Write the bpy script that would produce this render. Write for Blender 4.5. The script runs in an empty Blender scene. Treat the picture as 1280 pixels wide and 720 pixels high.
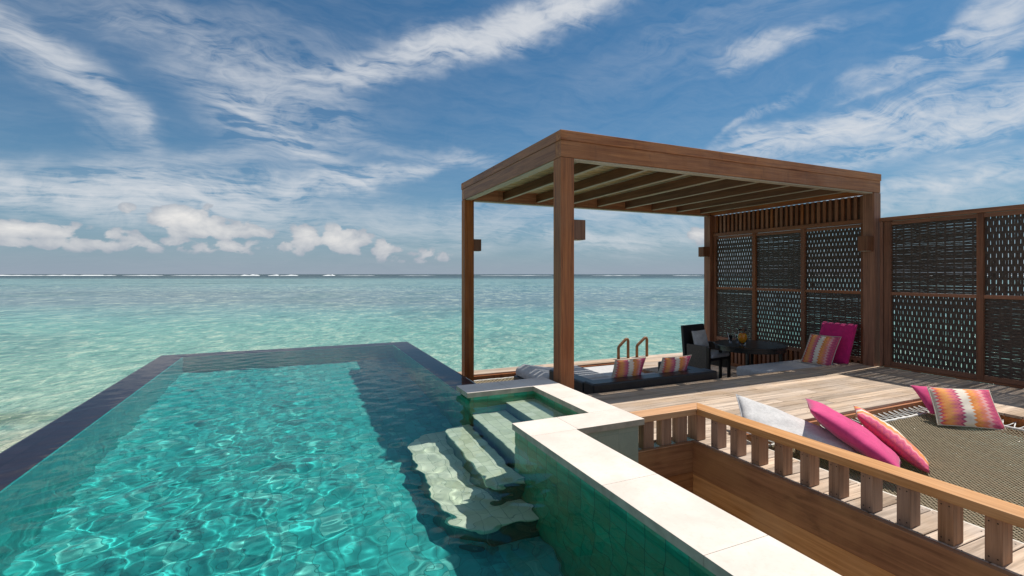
import bpy, bmesh, math, random
import numpy as np
from mathutils import Vector, Matrix
R = math.radians
random.seed(7)
SC = bpy.context.scene
# ------------------------------------------------------------------ camera
H = 1.5
YAW = R(24.1)
F_PX = 604.4
CY = 342.8
cam_d = bpy.data.cameras.new('camera')
cam = bpy.data.objects.new('camera', cam_d)
SC.collection.objects.link(cam)
cam.location = (0, 0, H)
cam.rotation_euler = (R(90), 0, -YAW)
cam_d.sensor_width = 36.0
cam_d.lens = 36.0 * F_PX / 1280
cam_d.shift_y = (CY - 360) / 1280
cam_d.clip_start = 0.05
cam_d.clip_end = 60000
SC.camera = cam
SC.view_settings.view_transform = 'Standard'
SC.view_settings.look = 'None'
SC.view_settings.exposure = -0.05
SC.view_settings.gamma = 1.0
SC.cycles.max_bounces = 10
SC.cycles.transmission_bounces = 8
SC.cycles.sample_clamp_indirect = 6.0
SC.cycles.use_denoising = True
# sun: from the right (+X), nearly overhead
SUNV = Vector((0.51, 0.04, 1.0)).normalized()
ELEV = math.asin(SUNV.z)
AZ = math.atan2(SUNV.x, SUNV.y)      # clockwise from +Y
# ------------------------------------------------------------------ node helper
class NT:
    def __init__(s, tree):
        s.t = tree
        tree.nodes.clear()
    def n(s, kind, **kw):
        nd = s.t.nodes.new(kind)
        for k, v in kw.items():
            setattr(nd, k, v)
        return nd
    def lk(s, a, b):
        s.t.links.new(a, b)
    def val(s, x, sock):
        if isinstance(x, bpy.types.NodeSocket):
            s.lk(x, sock)
        else:
            sock.default_value = x
    def m(s, op, a, b=None, c=None, clamp=False):
        nd = s.n('ShaderNodeMath', operation=op)
        nd.use_clamp = clamp
        s.val(a, nd.inputs[0])
        if b is not None: s.val(b, nd.inputs[1])
        if c is not None: s.val(c, nd.inputs[2])
        return nd.outputs[0]
    def mix(s, f, a, b, mode='MIX'):
        nd = s.n('ShaderNodeMix', data_type='RGBA', blend_type=mode)
        s.val(f, nd.inputs[0]); s.val(a, nd.inputs[6]); s.val(b, nd.inputs[7])
        return nd.outputs[2]
    def rng(s, x, a, b, c=0.0, d=1.0, smooth=False):
        nd = s.n('ShaderNodeMapRange')
        if smooth: nd.interpolation_type = 'SMOOTHSTEP'
        s.val(x, nd.inputs[0])
        for i, v in enumerate((a, b, c, d)): nd.inputs[i + 1].default_value = v
        return nd.outputs[0]
    def noise(s, vec, scale, detail=4, rough=0.5, dist=0.0, out=0, dim='3D'):
        nd = s.n('ShaderNodeTexNoise', noise_dimensions=dim)
        if vec is not None: s.lk(vec, nd.inputs['Vector'])
        nd.inputs['Scale'].default_value = scale
        nd.inputs['Detail'].default_value = detail
        nd.inputs['Roughness'].default_value = rough
        nd.inputs['Distortion'].default_value = dist
        return nd.outputs[out]
    def mapping(s, vec, scale=(1, 1, 1), loc=(0, 0, 0), rot=(0, 0, 0)):
        nd = s.n('ShaderNodeMapping')
        s.lk(vec, nd.inputs[0])
        nd.inputs['Location'].default_value = loc
        nd.inputs['Rotation'].default_value = rot
        nd.inputs['Scale'].default_value = scale
        return nd.outputs[0]
    def ramp(s, f, stops, interp='LINEAR'):
        nd = s.n('ShaderNodeValToRGB')
        cr = nd.color_ramp
        cr.interpolation = interp
        while len(cr.elements) < len(stops): cr.elements.new(0.5)
        for e, (p, c) in zip(cr.elements, stops):
            e.position = p
            e.color = (*c, 1) if len(c) == 3 else c
        s.val(f, nd.inputs[0])
        return nd.outputs[0]
    def comb(s, x, y, z):
        nd = s.n('ShaderNodeCombineXYZ')
        s.val(x, nd.inputs[0]); s.val(y, nd.inputs[1]); s.val(z, nd.inputs[2])
        return nd.outputs[0]
    def sep(s, v):
        nd = s.n('ShaderNodeSeparateXYZ')
        s.lk(v, nd.inputs[0])
        return nd.outputs
# ------------------------------------------------------------------ world
world = bpy.data.worlds.new('World')
SC.world = world
world.use_nodes = True
def build_world():
    w = NT(world.node_tree)
    sky = w.n('ShaderNodeTexSky', sky_type='NISHITA')
    sky.sun_disc = False
    sky.sun_elevation = ELEV
    sky.sun_rotation = AZ
    sky.air_density = 1.0
    sky.dust_density = 0.6
    sky.ozone_density = 2.5
    d = w.n('ShaderNodeTexCoord').outputs['Generated']
    x, y, z = w.sep(d)
    az = w.m('ARCTAN2', x, y)
    el = w.m('ARCSINE', z)
    elc = w.m('MAXIMUM', el, 0.0)
    # streaky ice cloud texture on a high plane
    iz = w.m('DIVIDE', 1.0, w.m('ADD', w.m('MAXIMUM', z, 0.0), 0.16))
    pv = w.comb(w.m('MULTIPLY', x, iz), w.m('MULTIPLY', y, iz), 0.0)
    wv = w.n('ShaderNodeVectorMath', operation='SCALE')
    w.lk(w.noise(pv, 1.3, 4, 0.55, out=1), wv.inputs[0]); wv.inputs['Scale'].default_value = 0.55
    pw = w.n('ShaderNodeVectorMath', operation='ADD')
    w.lk(pv, pw.inputs[0]); w.lk(wv.outputs[0], pw.inputs[1])
    streak = w.noise(w.mapping(pw.outputs[0], (1.1, 4.2, 1), rot=(0, 0, R(-24))), 1.7, 9, 0.62)
    fine = w.noise(w.mapping(pw.outputs[0], (3.0, 9.0, 1), rot=(0, 0, R(-38))), 2.6, 6, 0.6)
    av = w.comb(w.m('MULTIPLY', az, 3.4), w.m('MULTIPLY', el, 6.2), 0.0)
    av2 = w.n('ShaderNodeVectorMath', operation='SCALE'); w.lk(w.noise(av, 0.9, 4, 0.55, out=1), av2.inputs[0]); av2.inputs['Scale'].default_value = 1.5
    av3 = w.n('ShaderNodeVectorMath', operation='ADD'); w.lk(av, av3.inputs[0]); w.lk(av2.outputs[0], av3.inputs[1])
    right = w.rng(az, YAW + 0.1, YAW + 0.35, 0.0, 1.0, True)
    swl = w.noise(w.mapping(av3.outputs[0], (1.0, 3.6, 1), rot=(0, 0, R(24))), 1.5, 10, 0.62)
    swr = w.noise(w.mapping(av3.outputs[0], (1.0, 4.2, 1), rot=(0, 0, R(-14))), 1.7, 10, 0.66)
    sw = w.m('ADD', w.m('MULTIPLY', swl, w.m('SUBTRACT', 1.0, right)), w.m('MULTIPLY', swr, right))
    tex = w.m('ADD', w.m('ADD', w.m('MULTIPLY', streak, 0.25), w.m('MULTIPLY', fine, 0.20)), w.m('MULTIPLY', sw, 0.55))
    # warped view angles for the big masses
    wn = w.noise(w.comb(w.m('MULTIPLY', az, 4.0), w.m('MULTIPLY', el, 5.5), 0.0), 1.0, 5, 0.6, out=1)
    wx, wy, _ = w.sep(wn)
    azw = w.m('ADD', az, w.m('MULTIPLY', w.m('SUBTRACT', wx, 0.5), 0.22))
    elw = w.m('ADD', el, w.m('MULTIPLY', w.m('SUBTRACT', wy, 0.5), 0.14))
    def ang(px, py):
        u = (px - 640) / F_PX; v = (CY - py) / F_PX
        return YAW + math.atan(u), math.atan(v / math.hypot(1, u))
    # px, py, half-length, half-width (px), angle deg (image, up positive), strength
    BL = [(45, 75, 80, 20, -28, .48), (110, 125, 70, 28, -38, .48), (10, 30, 50, 14, -30, .5), (160, 160, 30, 14, -50, .35),
          (650, 28, 110, 16, 15, 1.25), (520, 66, 80, 14, 20, .95), (440, 92, 40, 9, 10, .8), (735, 5, 50, 14, 15, .9),
          (260, 70, 90, 16, -22, .4), (340, 105, 90, 24, -8, .35), (400, 130, 60, 20, -40, .3),
          (330, 165, 55, 20, -20, .7), (390, 185, 60, 14, -30, .55), (290, 130, 60, 14, -20, .35),
          (60, 232, 140, 14, 4, .75), (200, 240, 120, 16, -2, .65), (330, 238, 90, 13, 8, .7), (450, 228, 60, 9, 14, .95), (540, 215, 60, 6, 12, .5), (270, 205, 60, 10, 10, .4), (500, 190, 80, 8, -8, .25), (220, 262, 240, 14, 0, .45),
          (1080, 160, 120, 15, 9, 1.0), (980, 178, 70, 9, 8, .8), (1210, 150, 110, 18, 12, .95), (1165, 35, 75, 12, 24, .85), (1250, 12, 60, 14, 18, .95), (1220, 68, 100, 9, 20, .8), (1120, 96, 60, 6, 18, .45), (1130, 190, 150, 12, 8, .6),
          (945, 72, 36, 8, 16, .7), (985, 45, 60, 7, 10, .3), (945, 152, 45, 5, 28, .5), (1190, 236, 120, 7, 4, .85), (1250, 205, 80, 12, 6, .55), (1160, 262, 140, 10, 2, .5),
          (770, 255, 110, 8, 2, .55), (640, 290, 200, 20, 0, .4), (760, 292, 90, 6, 0, .55), (840, 272, 60, 6, 0, .3),
          (880, 40, 160, 26, 14, .14), (200, 20, 220, 20, 4, .16), (820, 110, 120, 20, 10, .06)]
    acc = None
    for px, py, a, b, rot, st in BL:
        A, E = ang(px, py)
        A2, E2 = ang(px + 1, py)
        k = A2 - A
        E3 = ang(px, py - 1)[1] - E
        t = R(rot)
        dx = w.m('SUBTRACT', azw, A); dy = w.m('SUBTRACT', elw, E)
        # to pixel-like units
        ux = w.m('ADD', w.m('MULTIPLY', dx, math.cos(t) / (k * a)), w.m('MULTIPLY', dy, math.sin(t) / (E3 * a)))
        uy = w.m('ADD', w.m('MULTIPLY', dx, -math.sin(t) / (k * b)), w.m('MULTIPLY', dy, math.cos(t) / (E3 * b)))
        q = w.m('ADD', w.m('MULTIPLY', ux, ux), w.m('MULTIPLY', uy, uy))
        g = w.m('MULTIPLY', w.m('EXPONENT', w.m('MULTIPLY', q, -0.55)), st)
        acc = g if acc is None else w.m('ADD', acc, g)
    # elsewhere in the sky (outside the photographed part) plain noise cover
    back = w.rng(w.m('ABSOLUTE', w.m('SUBTRACT', az, YAW)), 0.85, 1.2, 0.0, 0.45, True)
    top = w.rng(el, 0.55, 0.8, 0.0, 0.35, True)
    acc = w.m('ADD', acc, w.m('MAXIMUM', back, top))
    veil = w.rng(tex, 0.41, 0.64, 0.0, 1.0)
    cir = w.m('MULTIPLY', acc, w.m('ADD', w.m('MULTIPLY', veil, 1.6), 0.07))
    cir = w.m('SUBTRACT', 1.0, w.m('EXPONENT', w.m('MULTIPLY', cir, -1.15)))
    base_veil = w.m('MULTIPLY', veil, 0.09)
    cir = w.m('MAXIMUM', cir, base_veil)
    # low haze towards the horizon
    haze = w.m('MULTIPLY', w.m('EXPONENT', w.m('MULTIPLY', elc, -7.5)), 0.82)
    tint = w.mix(1.0, sky.outputs[0], (0.36, 0.78, 0.96, 1), 'MULTIPLY')
    SKYC = w.mix(haze, tint, (3.9, 4.7, 5.8, 1))
    c = w.mix(w.m('MULTIPLY', cir, 0.93), SKYC, (9.0, 9.2, 9.5, 1))
    # cumulus row above the horizon
    cv = w.comb(w.m('MULTIPLY', az, 22.0), w.m('MULTIPLY', el, 34.0), 0.0)
    puff = w.noise(cv, 1.0, 7, 0.58, 0.3)
    vor = w.n('ShaderNodeTexVoronoi', feature='SMOOTH_F1')
    w.lk(cv, vor.inputs['Vector']); vor.inputs['Scale'].default_value = 1.9
    vor.inputs['Smoothness'].default_value = 0.4
    lump = w.m('SUBTRACT', w.m('ADD', puff, 0.30), w.m('MULTIPLY', vor.outputs[0], 0.42))
    CU = [(75, 303, 200, 8, .30), (330, 308, 160, 8, .28), (35, 287, 62, 9, .52), (150, 294, 34, 8, .34), (238, 276, 34, 14, .55), (270, 288, 55, 9, .45), (160, 262, 10, 8, .35),
          (385, 298, 18, 12, .5), (425, 300, 30, 12, .48), (480, 312, 16, 10, .36), (530, 320, 40, 7, .26), (320, 300, 30, 5, .2), (872, 294, 12, 8, .4), (120, 310, 90, 7, .16)]
    cacc = None
    for px, py, a, b, st in CU:
        A, E = ang(px, py)
        k = ang(px + 1, py)[0] - A
        E3 = ang(px, py - 1)[1] - E
        ux = w.m('MULTIPLY', w.m('SUBTRACT', az, A), 1 / (k * a)); uy = w.m('MULTIPLY', w.m('SUBTRACT', el, E), 1 / (E3 * b))
        q = w.m('ADD', w.m('MULTIPLY', ux, ux), w.m('MULTIPLY', uy, uy))
        g = w.m('MULTIPLY', w.m('EXPONENT', w.m('MULTIPLY', q, -0.5)), st)
        cacc = g if cacc is None else w.m('MAXIMUM', cacc, g)
    cden = w.m('MULTIPLY', w.rng(w.m('ADD', cacc, w.m('MULTIPLY', lump, 0.8)), 0.62, 0.72, 0.0, 1.0, True), w.rng(cacc, 0.05, 0.16, 0.0, 1.0, True))
    shade = w.rng(w.m('ADD', w.m('MULTIPLY', cacc, 0.9), w.m('MULTIPLY', puff, 0.8)), 0.55, 0.95, 0.0, 1.0)
    ccol = w.mix(shade, (5.2, 5.7, 6.4, 1), (11.2, 10.8, 10.3, 1))
    c = w.mix(w.m('MULTIPLY', cden, 0.92), c, ccol)
    # grey stratus band right at the horizon
    sb = w.m('MULTIPLY', w.m('EXPONENT', w.m('MULTIPLY', elc, -24.0)), w.m('ADD', w.m('MULTIPLY', w.noise(w.comb(w.m('MULTIPLY', az, 3.0), w.m('MULTIPLY', el, 22.0), 1.0), 1.6, 5, 0.5), 0.9), 0.1))
    c = w.mix(sb, c, (4.0, 4.6, 5.6, 1))
    bg = w.n('ShaderNodeBackground')
    w.lk(c, bg.inputs[0]); bg.inputs[1].default_value = 0.085
    o = w.n('ShaderNodeOutputWorld'); w.lk(bg.outputs[0], o.inputs[0])
build_world()
sun_d = bpy.data.lights.new('sun', 'SUN')
sun_d.energy = 5.0
sun_d.angle = R(0.53)
sun_d.color = (1.0, 0.95, 0.87)
sun_d.cycles.is_caustics_light = True
sun = bpy.data.objects.new('sun', sun_d)
SC.collection.objects.link(sun)
sun.rotation_euler = SUNV.to_track_quat('Z', 'Y').to_euler()
sun.location = (10, 0, 20)
# ------------------------------------------------------------------ mesh helpers
class MB:
    def __init__(s):
        s.v = []; s.f = []; s.rn = []; s.uv = None; s.sm = False
    def add(s, vs, fs, r=None):
        b = len(s.v)
        s.v += [tuple(p) for p in vs]
        s.f += [tuple(b + i for i in f) for f in fs]
        r = random.random() if r is None else r
        s.rn += [r] * len(vs)
        return s
    def box(s, x0, x1, y0, y1, z0, z1, r=None):
        vs = [(x0, y0, z0), (x1, y0, z0), (x1, y1, z0), (x0, y1, z0), (x0, y0, z1), (x1, y0, z1), (x1, y1, z1), (x0, y1, z1)]
        return s.add(vs, [(0, 3, 2, 1), (4, 5, 6, 7), (0, 1, 5, 4), (1, 2, 6, 5), (2, 3, 7, 6), (3, 0, 4, 7)], r)
    def tube(s, pts, rad, n=8, r=None, cap=True, closed=False):
        pts = [Vector(p) for p in pts]
        k = len(pts)
        rad = rad if isinstance(rad, (list, tuple)) else [rad] * k
        vs = []; fs = []
        up = Vector((0, 0, 1))
        t0 = (pts[1] - pts[0]).normalized()
        if abs(t0.dot(up)) > .95: up = Vector((1, 0, 0))
        nrm = (up - t0 * up.dot(t0)).normalized()
        for i in range(k):
            a = pts[i - 1] if (i > 0 or closed) else pts[i]
            b = pts[(i + 1) % k] if (i < k - 1 or closed) else pts[i]
            t = (b - a).normalized()
            nrm = (nrm - t * nrm.dot(t)).normalized()
            bi = t.cross(nrm)
            for j in range(n):
                an = 2 * math.pi * j / n
                vs.append(pts[i] + (nrm * math.cos(an) + bi * math.sin(an)) * rad[i])
        m = k if closed else k - 1
        for i in range(m):
            for j in range(n):
                a = i * n + j; b = i * n + (j + 1) % n
                c = ((i + 1) % k) * n + (j + 1) % n; d = ((i + 1) % k) * n + j
                fs.append((a, b, c, d))
        if cap and not closed:
            fs.append(tuple(range(n))[::-1]); fs.append(tuple((k - 1) * n + j for j in range(n)))
        return s.add(vs, fs, r)
    def prism(s, poly, z0, z1, r=None):
        n = len(poly)
        vs = [(x, y, z0) for x, y in poly] + [(x, y, z1) for x, y in poly]
        fs = [tuple(range(n))[::-1], tuple(range(n, 2 * n))] + [(i, (i + 1) % n, n + (i + 1) % n, n + i) for i in range(n)]
        return s.add(vs, fs, r)
    def lathe(s, prof, cx, cy, n=24, r=None):
        vs = []; fs = []
        for (rr, z) in prof:
            for j in range(n):
                a = 2 * math.pi * j / n
                vs.append((cx + rr * math.cos(a), cy + rr * math.sin(a), z))
        for i in range(len(prof) - 1):
            for j in range(n):
                a = i * n + j; b = i * n + (j + 1) % n
                fs.append((a, b, b + n, a + n))
        return s.add(vs, fs, r)
    def build(s, name, mat, parent=None, bevel=0, smooth=False, segs=2, label=None):
        me = bpy.data.meshes.new(name)
        off = Vector(parent_world(parent)) if parent else Vector((0, 0, 0))
        me.from_pydata([(p[0] - off.x, p[1] - off.y, p[2] - off.z) for p in s.v], [], s.f)
        at = me.attributes.new('rnd', 'FLOAT', 'POINT')
        at.data.foreach_set('value', s.rn)
        me.materials.append(mat)
        if smooth or s.sm:
            me.polygons.foreach_set('use_smooth', [True] * len(me.polygons))
        o = bpy.data.objects.new(name, me)
        SC.collection.objects.link(o)
        if parent: o.parent = parent
        if bevel:
            bv = o.modifiers.new('bevel', 'BEVEL'); bv.width = bevel; bv.segments = segs
            bv.limit_method = 'ANGLE'; bv.angle_limit = R(40)
        if label: o['label'] = label
        return o
def parent_world(o):
    p = Vector((0, 0, 0))
    while o:
        p += o.location; o = o.parent
    return p
def thing(name, loc, label, cat, group=None):
    o = bpy.data.objects.new(name, None)
    o.empty_display_size = 0.1
    SC.collection.objects.link(o)
    o.location = loc
    o['label'] = label; o['category'] = cat
    if group: o['group'] = group
    return o
def tag(o, label, cat, group=None, kind=None):
    if label: o['label'] = label
    if cat: o['category'] = cat
    if group: o['group'] = group
    if kind: o['kind'] = kind
    return o
# ------------------------------------------------------------------ materials
def mat(name):
    m = bpy.data.materials.new(name)
    m.use_nodes = True
    t = NT(m.node_tree)
    b = t.n('ShaderNodeBsdfPrincipled')
    o = t.n('ShaderNodeOutputMaterial')
    t.lk(b.outputs[0], o.inputs[0])
    return m, t, b
def attr(t, name='rnd'):
    a = t.n('ShaderNodeAttribute'); a.attribute_name = name
    return a.outputs['Fac']
def bump(t, b, h, strength=0.3, dist=0.01):
    n = t.n('ShaderNodeBump')
    n.inputs['Strength'].default_value = strength
    n.inputs['Distance'].default_value = dist
    t.val(h, n.inputs['Height'])
    t.lk(n.outputs[0], b.inputs['Normal'])
def geo(t):
    return t.n('ShaderNodeNewGeometry').outputs['Position']
def wood(name, axis, dark, light, rough=0.55, var=0.35, stain=0.0, stainc=(0.02, 0.017, 0.014, 1), spec=0.4, ssc=(5.0, 1.6), mott=0.30, mcol=None):
    m, t, b = mat(name)
    p = geo(t)
    r = attr(t)
    off = t.n('ShaderNodeVectorMath', operation='ADD')
    t.lk(p, off.inputs[0]); t.lk(t.comb(t.m('MULTIPLY', r, 17.3), t.m('MULTIPLY', r, 7.7), t.m('MULTIPLY', r, 11.1)), off.inputs[1])
    sc = [26.0, 26.0, 26.0]; sc['XYZ'.index(axis)] = 1.1
    g1 = t.noise(t.mapping(off.outputs[0], tuple(sc)), 1.0, 7, 0.62, 0.4)
    sc2 = [90.0, 90.0, 90.0]; sc2['XYZ'.index(axis)] = 3.0
    g2 = t.noise(t.mapping(off.outputs[0], tuple(sc2)), 1.0, 4, 0.6)
    g = t.m('ADD', t.m('MULTIPLY', g1, 0.7), t.m('MULTIPLY', g2, 0.3))
    col = t.mix(t.rng(g, 0.38, 0.62), (*dark, 1), (*light, 1))
    v = t.m('ADD', t.m('MULTIPLY', r, var), 1.0 - var * 0.5)
    hs = t.n('ShaderNodeHueSaturation')
    t.lk(col, hs.inputs['Color']); t.lk(v, hs.inputs['Value'])
    t.lk(t.m('ADD', t.m('MULTIPLY', t.m('FRACT', t.m('MULTIPLY', r, 37.0)), 0.3), 0.85), hs.inputs['Saturation'])
    col = hs.outputs[0]
    # weather marks
    bl = t.noise(p, 2.2, 5, 0.6)
    col = t.mix(t.rng(bl, 0.42, 0.68, 0.0, mott), col, (*mcol, 1) if mcol else (light[0] * .9, light[1] * 1.05, light[2] * 1.3, 1))
    if stain:
        scs = [ssc[0]] * 3; scs['XYZ'.index(axis)] = ssc[1]
        sn = t.noise(t.mapping(off.outputs[0], tuple(scs)), 1.0, 6, 0.65, 0.6)
        col = t.mix(t.rng(sn, 0.56, 0.78, 0.0, stain, True), col, stainc)
    t.lk(col, b.inputs['Base Color'])
    t.lk(t.m('ADD', t.m('MULTIPLY', g, 0.25), rough - 0.12), b.inputs['Roughness'])
    b.inputs['Specular IOR Level'].default_value = spec
    bump(t, b, g, 0.35, 0.004)
    return m
BR_D, BR_L = (0.17, 0.055, 0.024), (0.40, 0.15, 0.062)
WX = wood('brown_timber_x', 'X', (0.25, 0.085, 0.036), (0.55, 0.23, 0.105), stain=0.55, stainc=(0.07, 0.036, 0.024, 1), ssc=(1.3, 7.0))
WY = wood('brown_timber_y', 'Y', BR_D, BR_L, stain=0.4)
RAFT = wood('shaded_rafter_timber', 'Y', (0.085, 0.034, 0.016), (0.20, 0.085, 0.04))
WZ = wood('brown_timber_z', 'Z', BR_D, BR_L, stain=0.3)
FRX = wood('screen_timber_y', 'Y', (0.15, 0.05, 0.02), (0.34, 0.13, 0.055))
FRZ = wood('screen_timber_z', 'Z', (0.13, 0.045, 0.02), (0.29, 0.11, 0.05))
DECK = wood('deck_timber', 'X', (0.30, 0.215, 0.15), (0.64, 0.49, 0.365), rough=0.7, var=0.5, stain=0.4, stainc=(0.24, 0.165, 0.115, 1), spec=0.25)
RAIL_X = wood('rail_timber_x', 'X', (0.40, 0.185, 0.068), (0.66, 0.345, 0.15), rough=0.5, var=0.1)
RAIL_Y = wood('rail_timber_y', 'Y', (0.40, 0.185, 0.068), (0.66, 0.345, 0.15), rough=0.5, var=0.1)
BAL = wood('baluster_timber', 'Z', (0.22, 0.12, 0.07), (0.44, 0.26, 0.165), var=0.3, stain=0.25, stainc=(0.1, 0.055, 0.035, 1))
PANX = wood('panel_timber_x', 'X', (0.17, 0.068, 0.026), (0.36, 0.165, 0.07), var=0.1, stain=0.85, stainc=(0.085, 0.034, 0.016, 1), mott=0.55, mcol=(0.42, 0.23, 0.10))
PANY = wood('panel_timber_y', 'Y', (0.17, 0.068, 0.026), (0.36, 0.165, 0.07), var=0.1, stain=0.85, stainc=(0.085, 0.034, 0.016, 1), mott=0.55, mcol=(0.42, 0.23, 0.10))
PANY2 = wood('panel_timber_low', 'Y', (0.38, 0.19, 0.08), (0.66, 0.38, 0.18), var=0.1, stain=0.4, stainc=(0.2, 0.09, 0.04, 1))
BOUNCE_LIT = wood('bounce_lit_timber', 'Y', (0.38, 0.30, 0.22), (0.56, 0.45, 0.34), rough=0.6, var=0.1)  # paler tone paints in water-reflected light on beam and rafter undersides
def plain(name, col, rough=0.6, noise_s=8, amt=0.15, metal=0.0, bmp=0.0, spec=0.5, bs=60):
    m, t, b = mat(name)
    p = geo(t)
    n = t.noise(p, noise_s, 5, 0.6)
    a = tuple(c * (1 - amt) for c in col) + (1,); c2 = tuple(min(1, c * (1 + amt)) for c in col) + (1,)
    t.lk(t.mix(t.rng(n, 0.3, 0.7), a, c2), b.inputs['Base Color'])
    b.inputs['Roughness'].default_value = rough
    b.inputs['Metallic'].default_value = metal
    b.inputs['Specular IOR Level'].default_value = spec
    if bmp: bump(t, b, t.noise(p, bs, 3, 0.6), bmp, 0.003)
    return m
def coping_mat():
    m, t, b = mat('pale_limestone')
    p = geo(t)
    n1 = t.noise(p, 3.0, 6, 0.6, 0.3); n2 = t.noise(p, 45, 4, 0.6)
    c = t.mix(t.rng(n1, 0.35, 0.7), (0.70, 0.605, 0.53, 1), (0.83, 0.735, 0.655, 1))
    c = t.mix(t.rng(n2, 0.52, 0.72, 0, 0.30), c, (0.58, 0.49, 0.39, 1))
    n3 = t.noise(p, 1.3, 7, 0.7, 1.2)
    c = t.mix(t.rng(n3, 0.55, 0.75, 0, 0.35), c, (0.62, 0.52, 0.42, 1))
    r = attr(t)
    hs = t.n('ShaderNodeHueSaturation'); t.lk(c, hs.inputs['Color']); t.lk(t.m('ADD', t.m('MULTIPLY', r, 0.08), 0.95), hs.inputs['Value'])
    t.lk(hs.outputs[0], b.inputs['Base Color']); b.inputs['Roughness'].default_value = 0.62
    b.inputs['Specular IOR Level'].default_value = 0.3
    bump(t, b, n2, 0.15, 0.003)
    return m
COPING = coping_mat()
COPSIDE = plain('limestone_shaded_edge', (0.36, 0.315, 0.24), 0.75, 9, .25)  # darker tan puts shade into the colour of the coping sides
def tile_mat(name, cols, scale, axes, rough=0.4, mortar=(0.2, 0.3, 0.26), msize=0.012, vs=0.7):
    """natural stone tiles; axes = which position components run along the tile grid"""
    m, t, b = mat(name)
    p = geo(t)
    xyz = t.sep(p)
    v = t.comb(xyz[axes[0]], xyz[axes[1]], 0.0)
    br = t.n('ShaderNodeTexBrick')
    t.lk(v, br.inputs['Vector'])
    br.offset = 0.0
    br.inputs['Scale'].default_value = 1.0
    br.inputs['Brick Width'].default_value = scale
    br.inputs['Row Height'].default_value = scale
    br.inputs['Mortar Size'].default_value = msize * scale
    br.inputs['Color1'].default_value = (0, 0, 0, 1); br.inputs['Color2'].default_value = (1, 1, 1, 1)
    br.inputs['Mortar'].default_value = (0.5, 0.5, 0.5, 1)
    n = t.noise(p, 2.3, 6, 0.6, 0.5)
    n2 = t.noise(p, 14, 5, 0.65, 0.6)
    f = t.m('ADD', t.m('MULTIPLY', t.m('SUBTRACT', br.outputs[0], 0.5), vs * 0.45), t.m('ADD', t.m('MULTIPLY', n, 0.55), t.m('MULTIPLY', n2, 0.45)))
    k = len(cols)
    c = t.ramp(t.rng(f, 0.22, 0.78), [(i / (k - 1), cc) for i, cc in enumerate(cols)])
    c = t.mix(t.m('MULTIPLY', br.outputs[1], 0.7), c, (*mortar, 1))
    t.lk(c, b.inputs['Base Color']); b.inputs['Roughness'].default_value = rough
    return m
TEAL = [(0.014, 0.18, 0.175), (0.03, 0.44, 0.42), (0.018, 0.34, 0.32), (0.16, 0.62, 0.56)]
GREEN = [(0.010, 0.18, 0.11), (0.020, 0.34, 0.20), (0.09, 0.24, 0.12), (0.03, 0.44, 0.27)]
FLOOR = tile_mat('pool_floor_tile', TEAL, 0.10, (0, 1), mortar=(0.01, 0.13, 0.12), msize=0.02, vs=0.9)
WALLX = tile_mat('pool_wall_tile_x', GREEN, 0.15, (1, 2), mortar=(0.004, 0.06, 0.045), msize=0.022, vs=1.0)
WALLY = tile_mat('pool_wall_tile_y', GREEN, 0.15, (0, 2), mortar=(0.01, 0.10, 0.08))
LWALL = tile_mat('pool_left_wall_tile', TEAL, 0.15, (1, 2), mortar=(0.03, 0.2, 0.18))
STEPT = tile_mat('pool_step_tile', [(0.56, 0.57, 0.40), (0.74, 0.73, 0.56), (0.84, 0.81, 0.66)], 0.10, (0, 1), mortar=(0.22, 0.29, 0.21), msize=0.02, vs=0.7)
STEPR = tile_mat('pool_riser_tile', [(0.02, 0.09, 0.07), (0.05, 0.14, 0.10), (0.02, 0.08, 0.06)], 0.15, (1, 2))  # dark green glaze, deepened to put the risers' shade into the colour
WEIR = tile_mat('dark_weir_tile', [(0.030, 0.016, 0.026), (0.05, 0.028, 0.042), (0.038, 0.020, 0.030)], 0.20, (0, 1), rough=0.3, mortar=(0.006, 0.006, 0.01))
GSTONE = tile_mat('green_stone_wall', [(0.20, 0.25, 0.20), (0.28, 0.33, 0.26), (0.33, 0.36, 0.28)], 0.20, (0, 2), rough=0.7, mortar=(0.22, 0.26, 0.2), msize=0.008)
OUTF = tile_mat('pale_outer_stone', [(0.52, 0.40, 0.28), (0.60, 0.48, 0.35), (0.66, 0.55, 0.42)], 0.30, (1, 2), rough=0.8, mortar=(0.4, 0.32, 0.24))
# ------------------------------------------------------------------ water of the pool
ZW = 0.22
def water_mat(name, tint, ior=1.333):
    m = bpy.data.materials.new(name); m.use_nodes = True
    t = NT(m.node_tree)
    fr = t.n('ShaderNodeFresnel'); fr.inputs['IOR'].default_value = ior
    rf = t.n('ShaderNodeBsdfRefraction'); rf.inputs['Color'].default_value = (*tint, 1)
    rf.inputs['Roughness'].default_value = 0.0; rf.inputs['IOR'].default_value = ior
    gl = t.n('ShaderNodeBsdfGlossy'); gl.inputs['Roughness'].default_value = 0.0
    gl.inputs['Color'].default_value = (0.68, 0.68, 0.70, 1)
    mx = t.n('ShaderNodeMixShader')
    t.lk(fr.outputs[0], mx.inputs[0]); t.lk(rf.outputs[0], mx.inputs[1]); t.lk(gl.outputs[0], mx.inputs[2])
    o = t.n('ShaderNodeOutputMaterial'); t.lk(mx.outputs[0], o.inputs[0])
    return m
WATER = water_mat('pool_water', (0.90, 0.985, 0.97))
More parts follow.
